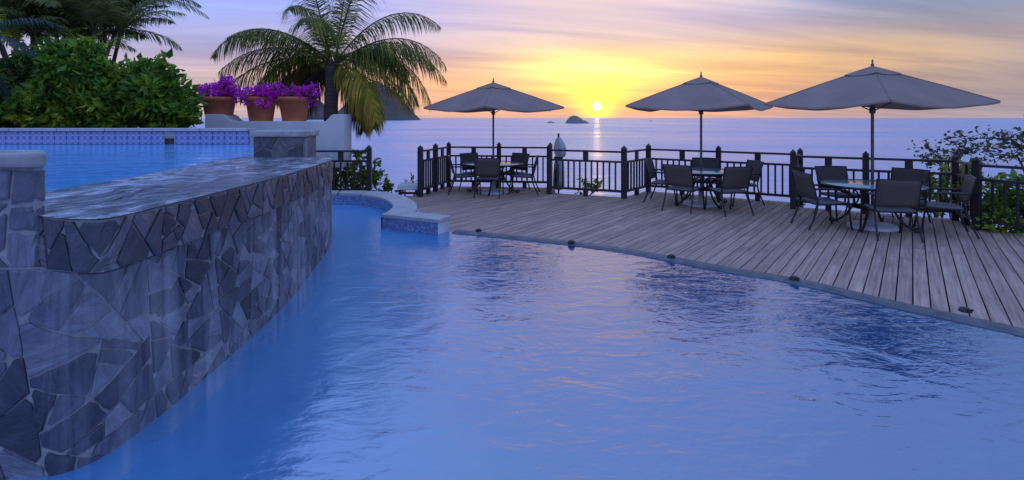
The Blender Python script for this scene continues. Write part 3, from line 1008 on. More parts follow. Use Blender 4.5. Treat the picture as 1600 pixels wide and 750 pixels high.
side = empty('pool_side_wall', (0, 0, 0), label='low rendered side wall of the upper pool behind the slate block', cat='wall')
mbx = MB(); mbx.prism([(-3.02, 6.63), (-2.62, 6.63), (-4.0, 8.80), (-4.36, 8.80)], -.5, 1.40); mbx.build('wall_body', M['coping'], side)

# ------------------------------------------------------------------ lower pool
rim_px = [(707, 364), (827, 376), (957, 392), (1120, 422), (1249, 445), (1395, 480), (1600, 526)]
rim = [px(a, b, WATER).to_2d() for a, b in rim_px]
rim = catmull([Vector((p.x, p.y, 0)) for p in rim] + [Vector((4.25, 3.1, 0)), Vector((4.7, 2.0, 0)), Vector((4.95, .5, 0)), Vector((5.0, -3, 0))], 8)
rim_path = Path2([(p.x, p.y) for p in rim])      # outside (deck) lies on the left of travel
rim_out = [p for p in rim_path.off(-.135)]
alc_in = catmull([Vector((*px(a, b, COP).to_2d(), 0)) for a, b in ((486, 302.5), (520, 301.6), (564, 302.8), (600, 310), (614, 320), (606, 330), (595, 334.5))], 8)
alc_out = catmull([Vector((*px(a, b, COP).to_2d(), 0)) for a, b in ((486, 298), (530, 297.6), (592, 298.7), (631, 306), (651, 319), (648, 331))], 8)
bl_fr = px(686, 343.5, COP); bl_rt = px(705, 337, COP); bl_br = px(704.5, 336.5, COP)
pw = [(p.x, p.y) for p in rim_path.off(-.02)] + [(5, -8), (-9, -8), (-9, 2.30)] + [(-2.30, 2.30)] + [(p.x - .02, p.y) for p in wall_path.p[3:]] + [(-4.2, 10.3), (-2.4, 10.3), (-1.6, 9.2), (-1.6, 7.9)]
mbw = MB(); mbw.add([(a, b, 0) for a, b in pw], [tuple(range(len(pw)))])
pwo = mbw.build('pool_water', M['pool_water'], loc=(0, 0, WATER), fix=True); tag(pwo, kind='structure')
if pwo.data.polygons[0].normal.z < 0: pwo.data.flip_normals()
# rim of the vanishing edge
rp = [p for p in rim_path.off(0.02)]; ro = rim_out
mbr = MB(); k = len(rp)
rimt = WATER + .022
vs = [(p.x, p.y, WATER - .3) for p in rp] + [(p.x, p.y, rimt - .018) for p in rp] + [(p.x, p.y, rimt) for p in rim_path.off(-.03)] + [(p.x, p.y, rimt) for p in ro] + [(p.x, p.y, -.2) for p in ro]
fs = [(r * k + i, r * k + i + 1, (r + 1) * k + i + 1, (r + 1) * k + i) for r in range(4) for i in range(k - 1)]
mbr.add(vs, fs); tag(mbr.build('pool_rim', M['rim'], fix=True), kind='structure')
# alcove: tiled inner face and coping slabs
alc = empty('pool_alcove', (0, 0, 0), label='curved tiled bay of the lower pool with pale coping and a square shoulder', cat='pool bay')
pth = Path2([(p.x, p.y) for p in alc_in])
wall_band(pth, -.4, COP - .045, .0, 'tile_band', M['mosaic'], alc, uv=True)
a_l = px(595, 334.5, COP).to_2d(); f_r = bl_fr.to_2d(); r_b = bl_rt.to_2d(); b_l = Vector((alc_out[-1].x, alc_out[-1].y))
ins = lambda p, c, d: p + (c - p).normalized() * d
cen = (a_l + f_r + r_b + b_l) / 4
p2 = Path2([ins(a_l, cen, .025), ins(f_r, cen, .025)])
wall_band(p2, -.4, COP - .045, 0, 'tile_band', M['mosaic'], alc, uv=True)
p3 = Path2([ins(f_r, cen, .0255), ins(r_b, cen, .0255), ins(b_l, cen, .0255)])
wall_band(p3, -.4, COP - .045, 0, 'end_face', M['plaster'], alc, uv=True)
pth_o = Path2([(p.x, p.y) for p in alc_out])
wall_band(pth_o, -.4, COP - .045, -.0, 'outer_face', M['plaster'], alc)
nsl = 7
for i in range(nsl):
    u0, u1 = i / nsl, (i + 1) / nsl
    ps = []
    for t in (u0 + .004, u0 + (u1 - u0) * .33, u0 + (u1 - u0) * .66, u1 - .004): ps.append(pth.at(t * pth.len)[0])
    for t in (u1 - .004, u0 + (u1 - u0) * .66, u0 + (u1 - u0) * .33, u0 + .004): ps.append(pth_o.at(t * pth_o.len)[0])
    # both paths run the same way round
    mbx = MB(); mbx.prism([(p.x, p.y) for p in ps], COP - .05, COP)
    mbx.build('coping_slab', M['coping'], alc, bevel=.008, fix=True)
mbx = MB(); mbx.prism([(p.x, p.y) for p in (a_l + Vector((.002, -.006)), f_r, r_b, b_l + Vector((.004, -.006)))], COP - .05, COP + .003)
mbx.build('coping_slab', M['coping'], alc, bevel=.008, fix=True)

# ------------------------------------------------------------------ deck
P1 = Vector((-2.09, 11.97)); P2 = Vector((-1.65, 13.70)); P3b = Vector((.98, 13.40)); P3 = Vector((.885, 12.42)); P5 = Vector((2.50, 11.71))
P6 = Vector((3.31, 12.73)); P8b = Vector((6.0, 10.93)); P8 = Vector((5.58, 10.42)); P9 = Vector((7.77, 9.21)); P10 = Vector((7.48, 8.45)); P11 = Vector((8.55, 6.7))
dirb = Vector((.606, .795)).normalized(); nrm = Vector((dirb.y, -dirb.x))
deck_poly = [Vector((p.x, p.y)) for p in rim_path.off(-.14)[:-1]] + [Vector((9.2, -1.0)), Vector((9.2, 6.2)), P11 + Vector((.15, .1)), P10 + Vector((.15, .06)), P9 + Vector((.16, .12)), P8 + Vector((.12, .22)), P8b + Vector((.15, .14)), P6 + Vector((.04, .16)), P5 + Vector((.06, .16)), P3 + Vector((.14, .10)),
             P3b + Vector((.14, .14)), P2 + Vector((-.12, .14)), P1 + Vector((-.14, .12)), Vector((-2.75, 12.15)), Vector((-5.2, 12.15)), Vector((-5.2, 10.0))] + \
            [Vector((p.x, p.y)) for p in alc_out if p.x > -4.2] + [r_b]
deck = tag(bpy.data.objects.new('deck', None), kind='structure'); col.objects.link(deck)


def crossings(off):
    ts = []
    n = len(deck_poly)
    for i in range(n):
        a, b = deck_poly[i], deck_poly[(i + 1) % n]
        da = a.dot(nrm) - off; db = b.dot(nrm) - off
        if (da < 0) != (db < 0):
            t = da / (da - db); ts.append((a + (b - a) * t).dot(dirb))
    ts.sort(); return ts


BW, GAP = .137, .013
offs = [p.dot(nrm) for p in deck_poly]
o = min(offs); rngd = random.Random(5)
far_mb = MB(); nb = 0
while o < max(offs):
    c = crossings(o + BW / 2); cl_ = crossings(o + GAP / 2 + .001); cr_ = crossings(o + BW - GAP / 2 - .001)
    for q in range(0, len(c) - 1, 2):
        t0, t1 = c[q], c[q + 1]
        if t1 - t0 < .05: continue

        def pick(lst, t):
            if not lst: return t
            bst = min(lst, key=lambda z: abs(z - t)); return bst if abs(bst - t) < .4 else t
        e0 = (pick(cl_, t0), pick(cr_, t0)); e1 = (pick(cl_, t1), pick(cr_, t1))
        cuts = [t0]; tt = t0 + rngd.uniform(1.6, 3.9)
        while tt < t1 - .6: cuts.append(tt); tt += rngd.uniform(3.0, 4.2)
        cuts.append(t1)
        for s_ in range(len(cuts) - 1):
            A0, B0 = (e0 if s_ == 0 else (cuts[s_] + .002,) * 2); A1, B1 = (e1 if s_ == len(cuts) - 2 else (cuts[s_ + 1] - .002,) * 2)
            mid = (cuts[s_] + cuts[s_ + 1]) / 2
            y0 = -BW / 2 + GAP / 2; y1 = BW / 2 - GAP / 2
            mbx = MB(); dz = rngd.uniform(-.0015, .0015)
            # local frame: x along board, y across (towards +nrm)
            mbx.prism([(A0 - mid, -y0), (B0 - mid, -y1), (B1 - mid, -y1), (A1 - mid, -y0)], -.028, dz)
            org = dirb * mid + nrm * (o + BW / 2)
            mbx.build('plank', M['board'], deck, loc=(org.x, org.y, 0), rot=(0, 0, math.atan2(dirb.y, dirb.x)), fix=True); nb += 1
    o += BW
print('planks', nb)
mbx = MB(); mbx.add([(p.x, p.y, -.06) for p in deck_poly], [tuple(range(len(deck_poly)))]); mbx.build('deck_underlay', M['joist'], deck, fix=True)
mbx = MB()
kk = len(deck_poly)
for i in range(len(rim_path.p), kk - 1):
    a, b = deck_poly[i], deck_poly[i + 1]
    mbx.add([(a.x, a.y, -.30), (b.x, b.y, -.30), (b.x, b.y, -.035), (a.x, a.y, -.035)], [(0, 1, 2, 3)])
mbx.build('fascia', M['railing'], deck)

# rim lamps
ln = ['deck lamp on the pool rim next to the tiled pool bay', 'second rim lamp away from the tiled pool bay', 'third rim lamp away from the tiled pool bay',
      'fourth rim lamp away from the tiled pool bay', 'fifth rim lamp away from the tiled pool bay']
for i, (a, b) in enumerate(((748, 362.5), (893, 381), (1049, 403.5), (1241, 438), (1508, 488))):
    p = px(a, b - 1.5, rimt)
    o_ = empty('rim_lamp', (p.x, p.y, rimt), label=ln[i], cat='lamp', group='low lamps along the pool rim')
    q = MB(); q.lathe([(.047, 0), (.049, .010), (.044, .015)], 16); q.build('base_ring', M['lamp'], o_)
    q = MB(); q.lathe([(.044, .012), (.040, .022), (.029, .031), (.014, .035), (.0, .036)], 16); q.build('hood', M['lamp'], o_)
    q = MB(); q.box((0, -.05, .028), (.05, .012, .014), bev=.003); q.build('lens', M['frame'], o_)

# ------------------------------------------------------------------ railings
bal = MB(); bal.box((0, 0, 0), (.036, .036, .64), bev=.004); BAL = bal.mesh('baluster', M['railing'])
pst = MB(); pst.box((0, 0, .545), (.105, .105, 1.09), bev=.006); PST = pst.mesh('post', M['railing'])
fin = MB(); fin.box((0, 0, .008), (.085, .085, .016)); fin.box((0, 0, .023), (.112, .112, .016), bev=.004)
fin.add([(-.05, -.05, .031), (.05, -.05, .031), (.05, .05, .031), (-.05, .05, .031), (0, 0, .092)], [(0, 1, 4), (1, 2, 4), (2, 3, 4), (3, 0, 4)])
FIN = fin.mesh('finial', M['railing'])
spc = MB(); spc.box((0, 0, 0), (.12, .045, .20), bev=.004); SPC = spc.mesh('spacer_block', M['railing'])
fot = MB(); fot.box((0, 0, .065), (.10, .08, .13), bev=.004); FOT = fot.mesh('foot_block', M['railing'])


def railing(A, B, label, posts=(1, 1), mids=(), ):
    """mids: full posts at these fractions; a spacer block halfway between neighbouring posts"""
    d = B - A; Ln = d.length; ang = math.atan2(d.y, d.x)
    o = empty('deck_railing', (A.x, A.y, 0), ang, label=label, cat='railing', group='wooden railings round the deck')
    st = [0.0] + [m_ * Ln for m_ in mids] + [Ln]
    for i, s in enumerate(st):
        if (i == 0 and not posts[0]) or (i == len(st) - 1 and not posts[1]): continue
        p = link('post', PST, o, (s, 0, 0)); link('finial', FIN, p, (0, 0, 1.088))
    for i in range(len(st) - 1):
        a, b = st[i] + .0525, st[i + 1] - .0525
        for nm, z, h, w in (('top_rail', 1.035, .042, .075), ('middle_rail', .81, .045, .055), ('bottom_rail', .155, .055, .055)):
            q = MB(); q.box(((b - a) / 2, 0, 0), (b - a, w, h), bev=.005); q.build(nm, M['railing'], o, loc=(a, 0, z))
        nbal = max(2, int(round((b - a) / .142)) - 1)
        m = (a + b) / 2
        link('spacer_block', SPC, o, (m, 0, .923)); link('foot_block', FOT, o, (m, 0, 0))
        for j in range(nbal):
            link('baluster', BAL, o, (a + (b - a) * (j + 1) / (nbal + 1), 0, .484), (0, 0, random.uniform(-.03, .03)))
    return o


L0 = Vector(((488 - 800) / F * 12.0, 12.0)); L1 = Vector(((577 - 800) / F * 12.0, 12.0))
railing(L0, L1, 'railing panel standing alone behind the tiled pool bay, before the white wall')
railing(P1, P2, 'short railing run leading back from the gap beside the low white bench', (1, 0), (.5,))
railing(P2, P3b, 'railing run behind the dining set nearest the low white bench', (1, 1), (.5,))
railing(P3b, P3, 'short railing return beside the covered parasol', (0, 0))
railing(P3, P5, 'railing run in front of the covered parasol', (1, 0))
railing(P5, P6, 'short angled railing between the covered parasol run and the corner', (1, 0))
railing(P6, P8b, 'long railing run behind the dining set between the other two', (1, 1), (.5,))
railing(P8b, P8, 'very short railing return between two corner posts set close together', (0, 0))
railing(P8, P9, 'railing run behind the dining set next to the leafy shrubs', (1, 1), (.48,))
railing(P9, P10, 'short railing return in front of the leafy shrubs', (0, 0))
railing(P10, P11, 'railing run with dense green shrubs pressing behind it', (1, 1), (.62,))

# low bench by the gap
bn = empty('low_bench', (-2.40, 12.32, 0), label='low white slab bench beside the gap in the railing', cat='bench')
q = MB(); q.box((0, 0, .19), (.50, .42, .12), bev=.015); q.build('seat_slab', M['plaster'], bn)
for sx in (-.2, .2):
    q = MB(); q.box((sx, 0, .065), (.06, .36, .13), bev=.004); q.build('leg', M['railing'], bn)
q = MB(); q.box((0, -.12, .05), (.34, .04, .05)); q.build('crossbar', M['railing'], bn)


# ------------------------------------------------------------------ furniture
def umbrella(X, Y, half, phi, label, tag_side):
    o = empty('parasol', (X, Y, 0), phi, label=label, cat='parasol', group='grey square parasols over the tables')
    q = MB(); q.lathe([(.36, 0), (.36, .035), (.33, .055), (.12, .07), (.055, .085), (.05, .30), (.034, .31)], 28); q.build('base', M['whitebase'], o)
    q = MB(); q.tube([(0, 0, .08), (0, 0, 2.66)], .024, 12); q.build('pole', M['pole'], o)
    q = MB(); q.lathe([(.016, 2.66), (.03, 2.675), (.014, 2.69), (.014, 2.745), (.0, 2.765)], 12); q.build('finial', M['pole'], o)
    rimz, topz = 2.045, 2.63
    # canopy: square pyramid with corner ribs; corners on +-x, +-y (local)
    Cn = [Vector((0, -half, 0)), Vector((half, 0, 0)), Vector((0, half, 0)), Vector((-half, 0, 0))]
    nr, ns = 12, 14
    vs = []; fs = []
    for i in range(nr + 1):
        t = .10 + .90 * i / nr
        for k in range(4):
            for j in range(ns):
                s = j / ns
                a, b = Cn[k], Cn[(k + 1) % 4]
                p = (a + (b - a) * s)
                inn = 1 - .035 * math.sin(math.pi * s)
                p = p * t * inn
                z = topz + (rimz - topz) * t + .02 * math.sin(math.pi * t)
                z -= .085 * math.sin(math.pi * s) * t ** 1.6 + .012 * math.sin(math.pi * t)
                z += .004 * math.sin(s * 19 + k) * t
                vs.append((p.x, p.y, z))
    m4 = 4 * ns
    for i in range(nr):
        for j in range(m4): fs.append((i * m4 + j, i * m4 + (j + 1) % m4, (i + 1) * m4 + (j + 1) % m4, (i + 1) * m4 + j))
    # hem
    base = nr * m4; hv = [(v[0] * 1.002, v[1] * 1.002, v[2] - .028) for v in vs[base:base + m4]]
    q = MB(); q.add(vs, fs, smooth=False)
    b0 = len(vs); q.v += hv
    for j in range(m4): q.f.append((base + j, base + (j + 1) % m4, b0 + (j + 1) % m4, b0 + j)); q.sm.append(False)
    q.build('canopy', M['canopy'], o)
    for k in range(4):
        sp_ = [Vector(vs[i * m4 + k * ns]) + Vector((0, 0, .004)) for i in range(nr + 1)]
        q = MB(); q.tube(sp_, .007, 5); q.build('seam', M['canopy'], o)
    # vent cap
    q = MB(); vs = []; fs = []
    for i in range(4):
        t = .0 + .25 * i / 3
        for k in range(4):
            for j in range(6):
                s = j / 6; p = (Cn[k] + (Cn[(k + 1) % 4] - Cn[k]) * s) * t
                z = topz + .026 + (rimz - topz) * t * .96 - .03 * math.sin(math.pi * s) * t / .25
                vs.append((p.x, p.y, z))
    for i in range(3):
        for j in range(24): fs.append((i * 24 + j, i * 24 + (j + 1) % 24, (i + 1) * 24 + (j + 1) % 24, (i + 1) * 24 + j))
    q.add(vs, fs); q.build('vent_cap', M['canopy'], o)
    for k in range(4):
        q = MB(); c = Cn[k]
        q.tube([(c.x * .02, c.y * .02, topz - .05), (c.x * .5, c.y * .5, (topz + rimz) / 2 - .022), (c.x * .985, c.y * .985, rimz - .012)], .012, 6)
        rb = q.build('rib', M['pole'], o)
        q = MB(); q.tube([(c.x * .02, c.y * .02, 1.92), (c.x * .46, c.y * .46, (topz * .54 + rimz * .46) - .03)], .009, 6); q.build('strut', M['pole'], rb)
    q = MB(); q.lathe([(.03, 1.87), (.045, 1.88), (.045, 1.96), (.03, 1.97)], 14); q.build('runner', M['pole'], o)
    c = Cn[tag_side] * .80
    q = MB(); q.tube([(c.x, c.y, rimz + .05), (c.x + .01, c.y, rimz - .06), (c.x, c.y + .01, rimz - .10)], .006, 5); q.build('tie_strap', M['canopy'], o)
    return o


U1 = Vector((-.45, 12.62)); U2 = Vector((3.92, 10.88)); U3 = Vector((5.92, 8.62))
umbrella(U1.x, U1.y, 1.70, R(-4), 'open grey parasol over the table nearest the low white bench', 1)
umbrella(U2.x, U2.y, 1.64, R(9), 'open grey parasol over the table between the other two tables', 3)
umbrella(U3.x, U3.y, 1.60, R(-27), 'open grey parasol over the table next to the leafy shrubs', 0)


def bezier(a, b, c, d, n=8):
    a, b, c, d = map(Vector, (a, b, c, d)); out = []
    for i in range(n + 1):
        t = i / n; out.append(a * (1 - t) ** 3 + b * 3 * t * (1 - t) ** 2 + c * 3 * t * t * (1 - t) + d * t ** 3)
    return out


def table():
    o = empty('dining_table', (0, 0, 0))
    q = MB(); q.lathe([(.035, .695), (.70, .695), (.712, .701), (.70, .707), (.035, .707)], 48); q.build('glass_top', M['glass'], o)
    q = MB()
    q.lathe([(.700, .672), (.728, .676), (.735, .692), (.728, .710), (.7135, .712), (.7135, .694), (.700, .690), (.700, .672)], 48)
    q.build('rim', M['frame'], o)
    q = MB(); q.lathe([(.29, .33), (.30, .32), (.31, .33), (.30, .34), (.29, .33)], 28); q.build('stretcher_ring', M['frame'], o)
    for k in range(4):
        th = R(45 + 90 * k); Mx = Matrix.Rotation(th, 4, 'Z')
        q = MB()
        q.tube(bezier((.66, 0, .685), (.50, 0, .50), (.16, 0, .55), (.28, 0, .33)) + bezier((.28, 0, .33), (.38, 0, .16), (.40, 0, .10), (.60, 0, .018))[1:], .019, 8, Mx)
        q.tube(bezier((.28, 0, .33), (.16, 0, .40), (.14, 0, .60), (.40, 0, .685)), .013, 6, Mx)
        q.tube([(.60 + .035 * math.cos(a), 0, .045 + .028 * math.sin(a)) for a in [R(-100 + 40 * i) for i in range(9)]], .014, 6, Mx)
        q.build('leg', M['frame'], o)
    return o


def chair():
    o = empty('dining_chair', (0, 0, 0))      # faces +y, origin under the seat
    # seat pad
    q = MB(); vs = []; fs = []
    nu, nv = 7, 7
    for i in range(nu):
        for j in range(nv):
            u = i / (nu - 1) - .5; v = j / (nv - 1)
            x = u * .51; y = -.235 + v * .49
            z = .425 + .018 * v - .028 * math.sin(math.pi * v) * math.cos(u * math.pi) - (.03 * max(0, v - .85) / .15)
            vs.append((x, y, z))
    fs = [(i * nv + j, (i + 1) * nv + j, (i + 1) * nv + j + 1, i * nv + j + 1) for i in range(nu - 1) for j in range(nv - 1)]
    q.add(vs, fs, smooth=True); se = q.build('seat', M['cushion'], o)
    md = se.modifiers.new('thick', 'SOLIDIFY'); md.thickness = .032; md.offset = 0
    # back panel
    q = MB(); vs = []
    for i in range(nu):
        for j in range(nv):
            u = i / (nu - 1) - .5; v = j / (nv - 1)
            x = u * (.545 + .02 * v); y = -.262 - .105 * v - .03 * math.cos(u * math.pi) ; z = .485 + v * .405
            vs.append((x, y, z))
    q.add(vs, fs, smooth=True); bk = q.build('backrest', M['weave'], o)
    md = bk.modifiers.new('thick', 'SOLIDIFY'); md.thickness = .016; md.offset = 0
    for s in (-1, 1):
        q = MB(); q.tube(bezier((s * .285, -.40, .0), (s * .275, -.30, .22), (s * .268, -.235, .36), (s * .268, -.255, .47), 7) + [(s * .276, -.315, .70), (s * .285, -.372, .90)], [.015] * 8 + [.013, .012], 7)
        q.build('rear_leg', M['frame'], o)
        q = MB(); q.tube(bezier((s * .275, .29, .0), (s * .272, .25, .2), (s * .27, .24, .4), (s * .275, .225, .62), 6), .015, 7); q.build('front_leg', M['frame'], o)
        q = MB(); q.tube(bezier((s * .276, -.30, .655), (s * .30, -.12, .66), (s * .30, .08, .665), (s * .278, .245, .615), 8), .017, 7, flat=1.5); q.build('armrest', M['frame'], o)
        q = MB(); q.tube([(s * .268, -.245, .405), (s * .27, .0, .41), (s * .271, .245, .425)], .013, 6); q.build('side_rail', M['frame'], o)
    q = MB(); q.tube([(-.268, -.242, .40), (.268, -.242, .40)], .011, 6); q.tube([(-.27, .235, .405), (.27, .235, .405)], .011, 6); q.build('seat_frame', M['frame'], o)
    q = MB(); q.tube([(-.284, -.372, .893), (0, -.40, .897), (.284, -.372, .893)], .010, 6); q.build('back_rail', M['frame'], o)
    return o


where = {1: 'nearest the low white bench', 2: 'between the other two tables', 3: 'next to the leafy shrubs'}
tproto = table(); cproto = chair()
tfirst = cfirst = True
# chair seats: back-panel position relative to the table, and words for the label
sets = {
    1: (U1, [((-.10, -.86), 'chair backing onto the pool, at table '), ((-.98, -.12), 'chair backing onto the short railing run, at table '),
             ((-.60, .72), 'chair backing the sea, on the short-railing side, at table '), ((.64, .66), 'chair backing the sea, on the folded-parasol side, at table '), ((1.0, -.12), 'chair backing towards the folded parasol, at table ')]),
    2: (U2, [((-.74, -.82), 'chair towards the tiled bay, backing the pool, at table '), ((.22, -1.20), 'chair pulled out, backing the pool, at table '),
             ((-.92, .46), 'chair backing onto the angled railing, at table '), ((.42, .84), 'chair backing onto the sea railing, at table '), ((1.12, .10), 'chair backing towards the shrub-side table, at table ')]),
    3: (U3, [((-.28, -.92), 'chair backing onto the pool, at table '), ((-1.08, .06), 'chair backing towards the next table, at table '),
             ((.0, 1.08), 'chair near the close-set posts, backing the sea, at table '), ((1.06, .62), 'chair near the twiggy shrub, backing the sea, at table '), ((1.08, -.52), 'chair backing onto the short railing return, at table ')]),
}
for k, (c, lst) in sets.items():
    t = tproto if tfirst else copy_tree(tproto); tfirst = False
    t.location = (c.x, c.y, 0); t.rotation_euler = (0, 0, R(12 + 25 * k))
    tag(t, 'round frosted-glass table on scrolled dark legs ' + where[k], 'table', 'round dining tables')
    for (dx, dy), words in lst:
        ch = cproto if cfirst else copy_tree(cproto); cfirst = False
        r = math.hypot(dx, dy); ux, uy = dx / r, dy / r
        sx, sy = c.x + dx - ux * .31, c.y + dy - uy * .31
        ch.location = (sx, sy, 0); ch.rotation_euler = (0, 0, math.atan2(-uy, -ux) - math.pi / 2 + random.uniform(-.06, .06))
        words = words or 'chair backing onto the sea railing, at table '
        tag(ch, 'woven ' + words + where[k], 'chair', 'chairs at the table ' + where[k])

# covered, folded parasol outside the railing
cp = empty('folded_parasol', (1.14, 12.86, -.62), label='folded parasol tied up in pale cloth behind the railing', cat='parasol')
q = MB(); q.lathe([(.26, 0), (.26, .04), (.05, .07), (.035, .30)], 20); q.build('base', M['frame'], cp)
q = MB(); q.tube([(0, 0, .05), (0, 0, 2.04)], .024, 8); q.build('pole', M['frame'], cp)
q = MB(); vs = []; fs = []; nn_ = 20
prof = [(.06, .66), (.145, .68), (.15, .85), (.14, 1.10), (.125, 1.30), (.085, 1.42), (.075, 1.45), (.11, 1.52), (.135, 1.62), (.145, 1.70), (.11, 1.82), (.075, 1.90), (.03, 1.945), (.012, 1.95)]
for i, (r_, z_) in enumerate(prof):
    for j in range(nn_):
        th = 2 * math.pi * j / nn_
        rr_ = .78 * r_ * (1 + .22 * math.sin(th * 5 + i * .25)) + (.06 * max(0, math.cos(th)) * (1 if 1.5 < z_ < 1.85 else .35))
        vs.append((rr_ * math.cos(th), rr_ * math.sin(th), z_ - (.05 * max(0, math.cos(th)) if 1.5 < z_ < 1.85 else 0)))
for i in range(len(prof) - 1):
    for j in range(nn_): fs.append((i * nn_ + j, i * nn_ + (j + 1) % nn_, (i + 1) * nn_ + (j + 1) % nn_, (i + 1) * nn_ + j))
q.add(vs, fs, smooth=True); q.build('canopy_cloth', M['cloth'], cp)
q = MB(); q.lathe([(.10, 1.415), (.112, 1.43), (.112, 1.455), (.10, 1.47)], 16); q.build('tie_band', M['frame'], cp)
q = MB(); q.tube([(-.05, -.13, .70), (-.06, -.16, .9), (-.05, -.14, 1.15), (-.03, -.11, 1.3)], [.03, .05, .045, .02], 8); q.build('inner_fold', M['frame'], cp)

# ------------------------------------------------------------------ planter wall and pots
YW = 12.3
pwl = empty('planter_wall', (0, YW, 0), label='white plastered wall with raised scrolled ends carrying three flower pots', cat='wall')
prof = []
for a, b in [(320, 262), (320, 178.5), (345, 178.5), (351, 181), (355, 186), (361, 189.5), (508, 189.5), (513, 185), (517, 180.5), (521, 178.5), (537, 178.5), (537, 262)]:
    p = at(a, b, YW); prof.append((p.x, p.z))
q = MB(); n = len(prof)
q.add([(x, -.0, z) for x, z in prof] + [(x, .62, z) for x, z in prof], [tuple(range(n)), tuple(range(n, 2 * n))[::-1]] + [(i, (i + 1) % n, n + (i + 1) % n, n + i) for i in range(n)])
q.build('wall_body', M['plaster'], pwl, bevel=.012, fix=True)


def leaf_cloud(q, pts_fn, count, size, rng, elong=1.8, up=.3):
    for _ in range(count):
        p, nn = pts_fn()
        d = Vector((rng.gauss(0, 1), rng.gauss(0, 1), rng.gauss(0, 1) * .7 - .15)) + nn * .9
        d.normalize()
        s = d.cross(Vector((rng.gauss(0, 1), rng.gauss(0, 1), rng.gauss(0, 1) + .5)))
        if s.length < 1e-3: continue
        s.normalize(); nrm_ = d.cross(s)
        L = size * rng.uniform(.6, 1.35); W = L / elong / 2
        a = p; b = p + d * L
        m_ = p + d * L * .45
        q.add([a, m_ + s * W + nrm_ * W * .35, b - nrm_ * L * .12, m_ - s * W + nrm_ * W * .35], [(0, 1, 2), (0, 2, 3)])


def lump_fn(lumps, rng, inner=.55):
    tot = [l[3] * l[4] for l in lumps]; sm = sum(tot)

    def fn():
        t = rng.random() * sm; i = 0
        while t > tot[i] and i < len(lumps) - 1: t -= tot[i]; i += 1
        x, y, z, rx, rz = lumps[i]
        d = Vector((rng.gauss(0, 1), rng.gauss(0, 1), rng.gauss(0, 1))).normalized()
        r = inner + (1 - inner) * rng.random() ** .6
        r *= 1 + .12 * mnoise.noise(d * 3 + Vector((i * 3.1, 0, 0)))
        return Vector((x + d.x * rx * r, y + d.y * rx * r, z + d.z * rz * r)), d
    return fn


POT = MB(); POT.lathe([(.255, 0), (.262, .01), (.335, .47), (.355, .475), (.372, .55), (.362, .565), (.335, .565), (.325, .52), (.0, .52)], 30); POTM = POT.mesh('pot', M['terracotta'])
SOI = MB(); SOI.lathe([(.322, .525), (.15, .535), (.0, .54)], 20); SOIM = SOI.mesh('soil', M['soil'])
pots = [(342.5, 'terracotta pot of magenta bougainvillea at the scrolled left end of the white wall', [(-.18, 0, .70, .26, .16), (.05, .0, .72, .26, .16), (.20, .0, .78, .17, .20), (-.44, -.05, .66, .15, .14), (.16, 0, .98, .10, .10), (.38, 0, .70, .12, .10)]),
        (408, 'terracotta pot of magenta bougainvillea standing between two other pots', [(-.15, -.05, .66, .30, .14), (.14, -.05, .70, .28, .15), (.45, -.05, .70, .20, .15), (-.40, -.15, .58, .15, .15), (.20, -.33, .50, .12, .16), (-.2, -.32, .50, .10, .10)]),
        (460, 'terracotta pot of thinner purple bougainvillea beside the palm trunk', [(-.1, 0, .64, .26, .11), (.18, 0, .64, .26, .13), (.44, -.05, .68, .13, .18), (.0, 0, .72, .2, .10), (.46, -.05, .50, .08, .12)])]
pots[0] = (pots[0][0], 'terracotta pot of magenta bougainvillea next to the green shrub', pots[0][2])
for i, (xp, lb, lumps) in enumerate(pots):
    p = at(xp, 189.5, YW); p.x = at(xp, 189.5, YW + .33).x; rg = random.Random(40 + i)
    o = empty('flower_pot', (p.x, YW + .33, p.z), label=lb, cat='flower pot', group='bougainvillea pots on the white wall')
    ps_ = (1.07, 1.0, 1.04)[i]; link('pot', POTM, o, rot=(0, 0, i * 1.3), scale=(ps_, ps_, 1.02)); link('soil', SOIM, o, scale=(ps_, ps_, 1))
    q = MB()
    for l in lumps:
        for _ in range(4):
            e_ = Vector((l[0] + rg.uniform(-.1, .1), l[1] + rg.uniform(-.1, .1), l[4] + l[2] - .02))
            q.tube([(rg.uniform(-.08, .08), rg.uniform(-.08, .08), .53), (e_.x * .5, e_.y * .5, .60 + rg.uniform(0, .1)), e_], [.009, .006, .003], 5)
    q.build('stems', M['bark'], o)
    q = MB(); leaf_cloud(q, lump_fn(lumps, rg, .2), 420 if i < 2 else 520, .065, rg, 1.6); q.build('foliage', M['leaf_dark'], o)
    q = MB()
    cl_n = 260 if i < 2 else 150
    fn = lump_fn(lumps, rg, .55)
    for _ in range(cl_n):
        c_, d_ = fn(); c_ = c_ + d_ * .03
        rr_ = rg.uniform(.03, .06)
        leaf_cloud(q, lambda: (c_ + Vector((rg.gauss(0, 1), rg.gauss(0, 1), rg.gauss(0, 1))) * rr_ * .5, d_), 9, .055, rg, 1.25)
    q.build('blossoms', M['bract'], o)


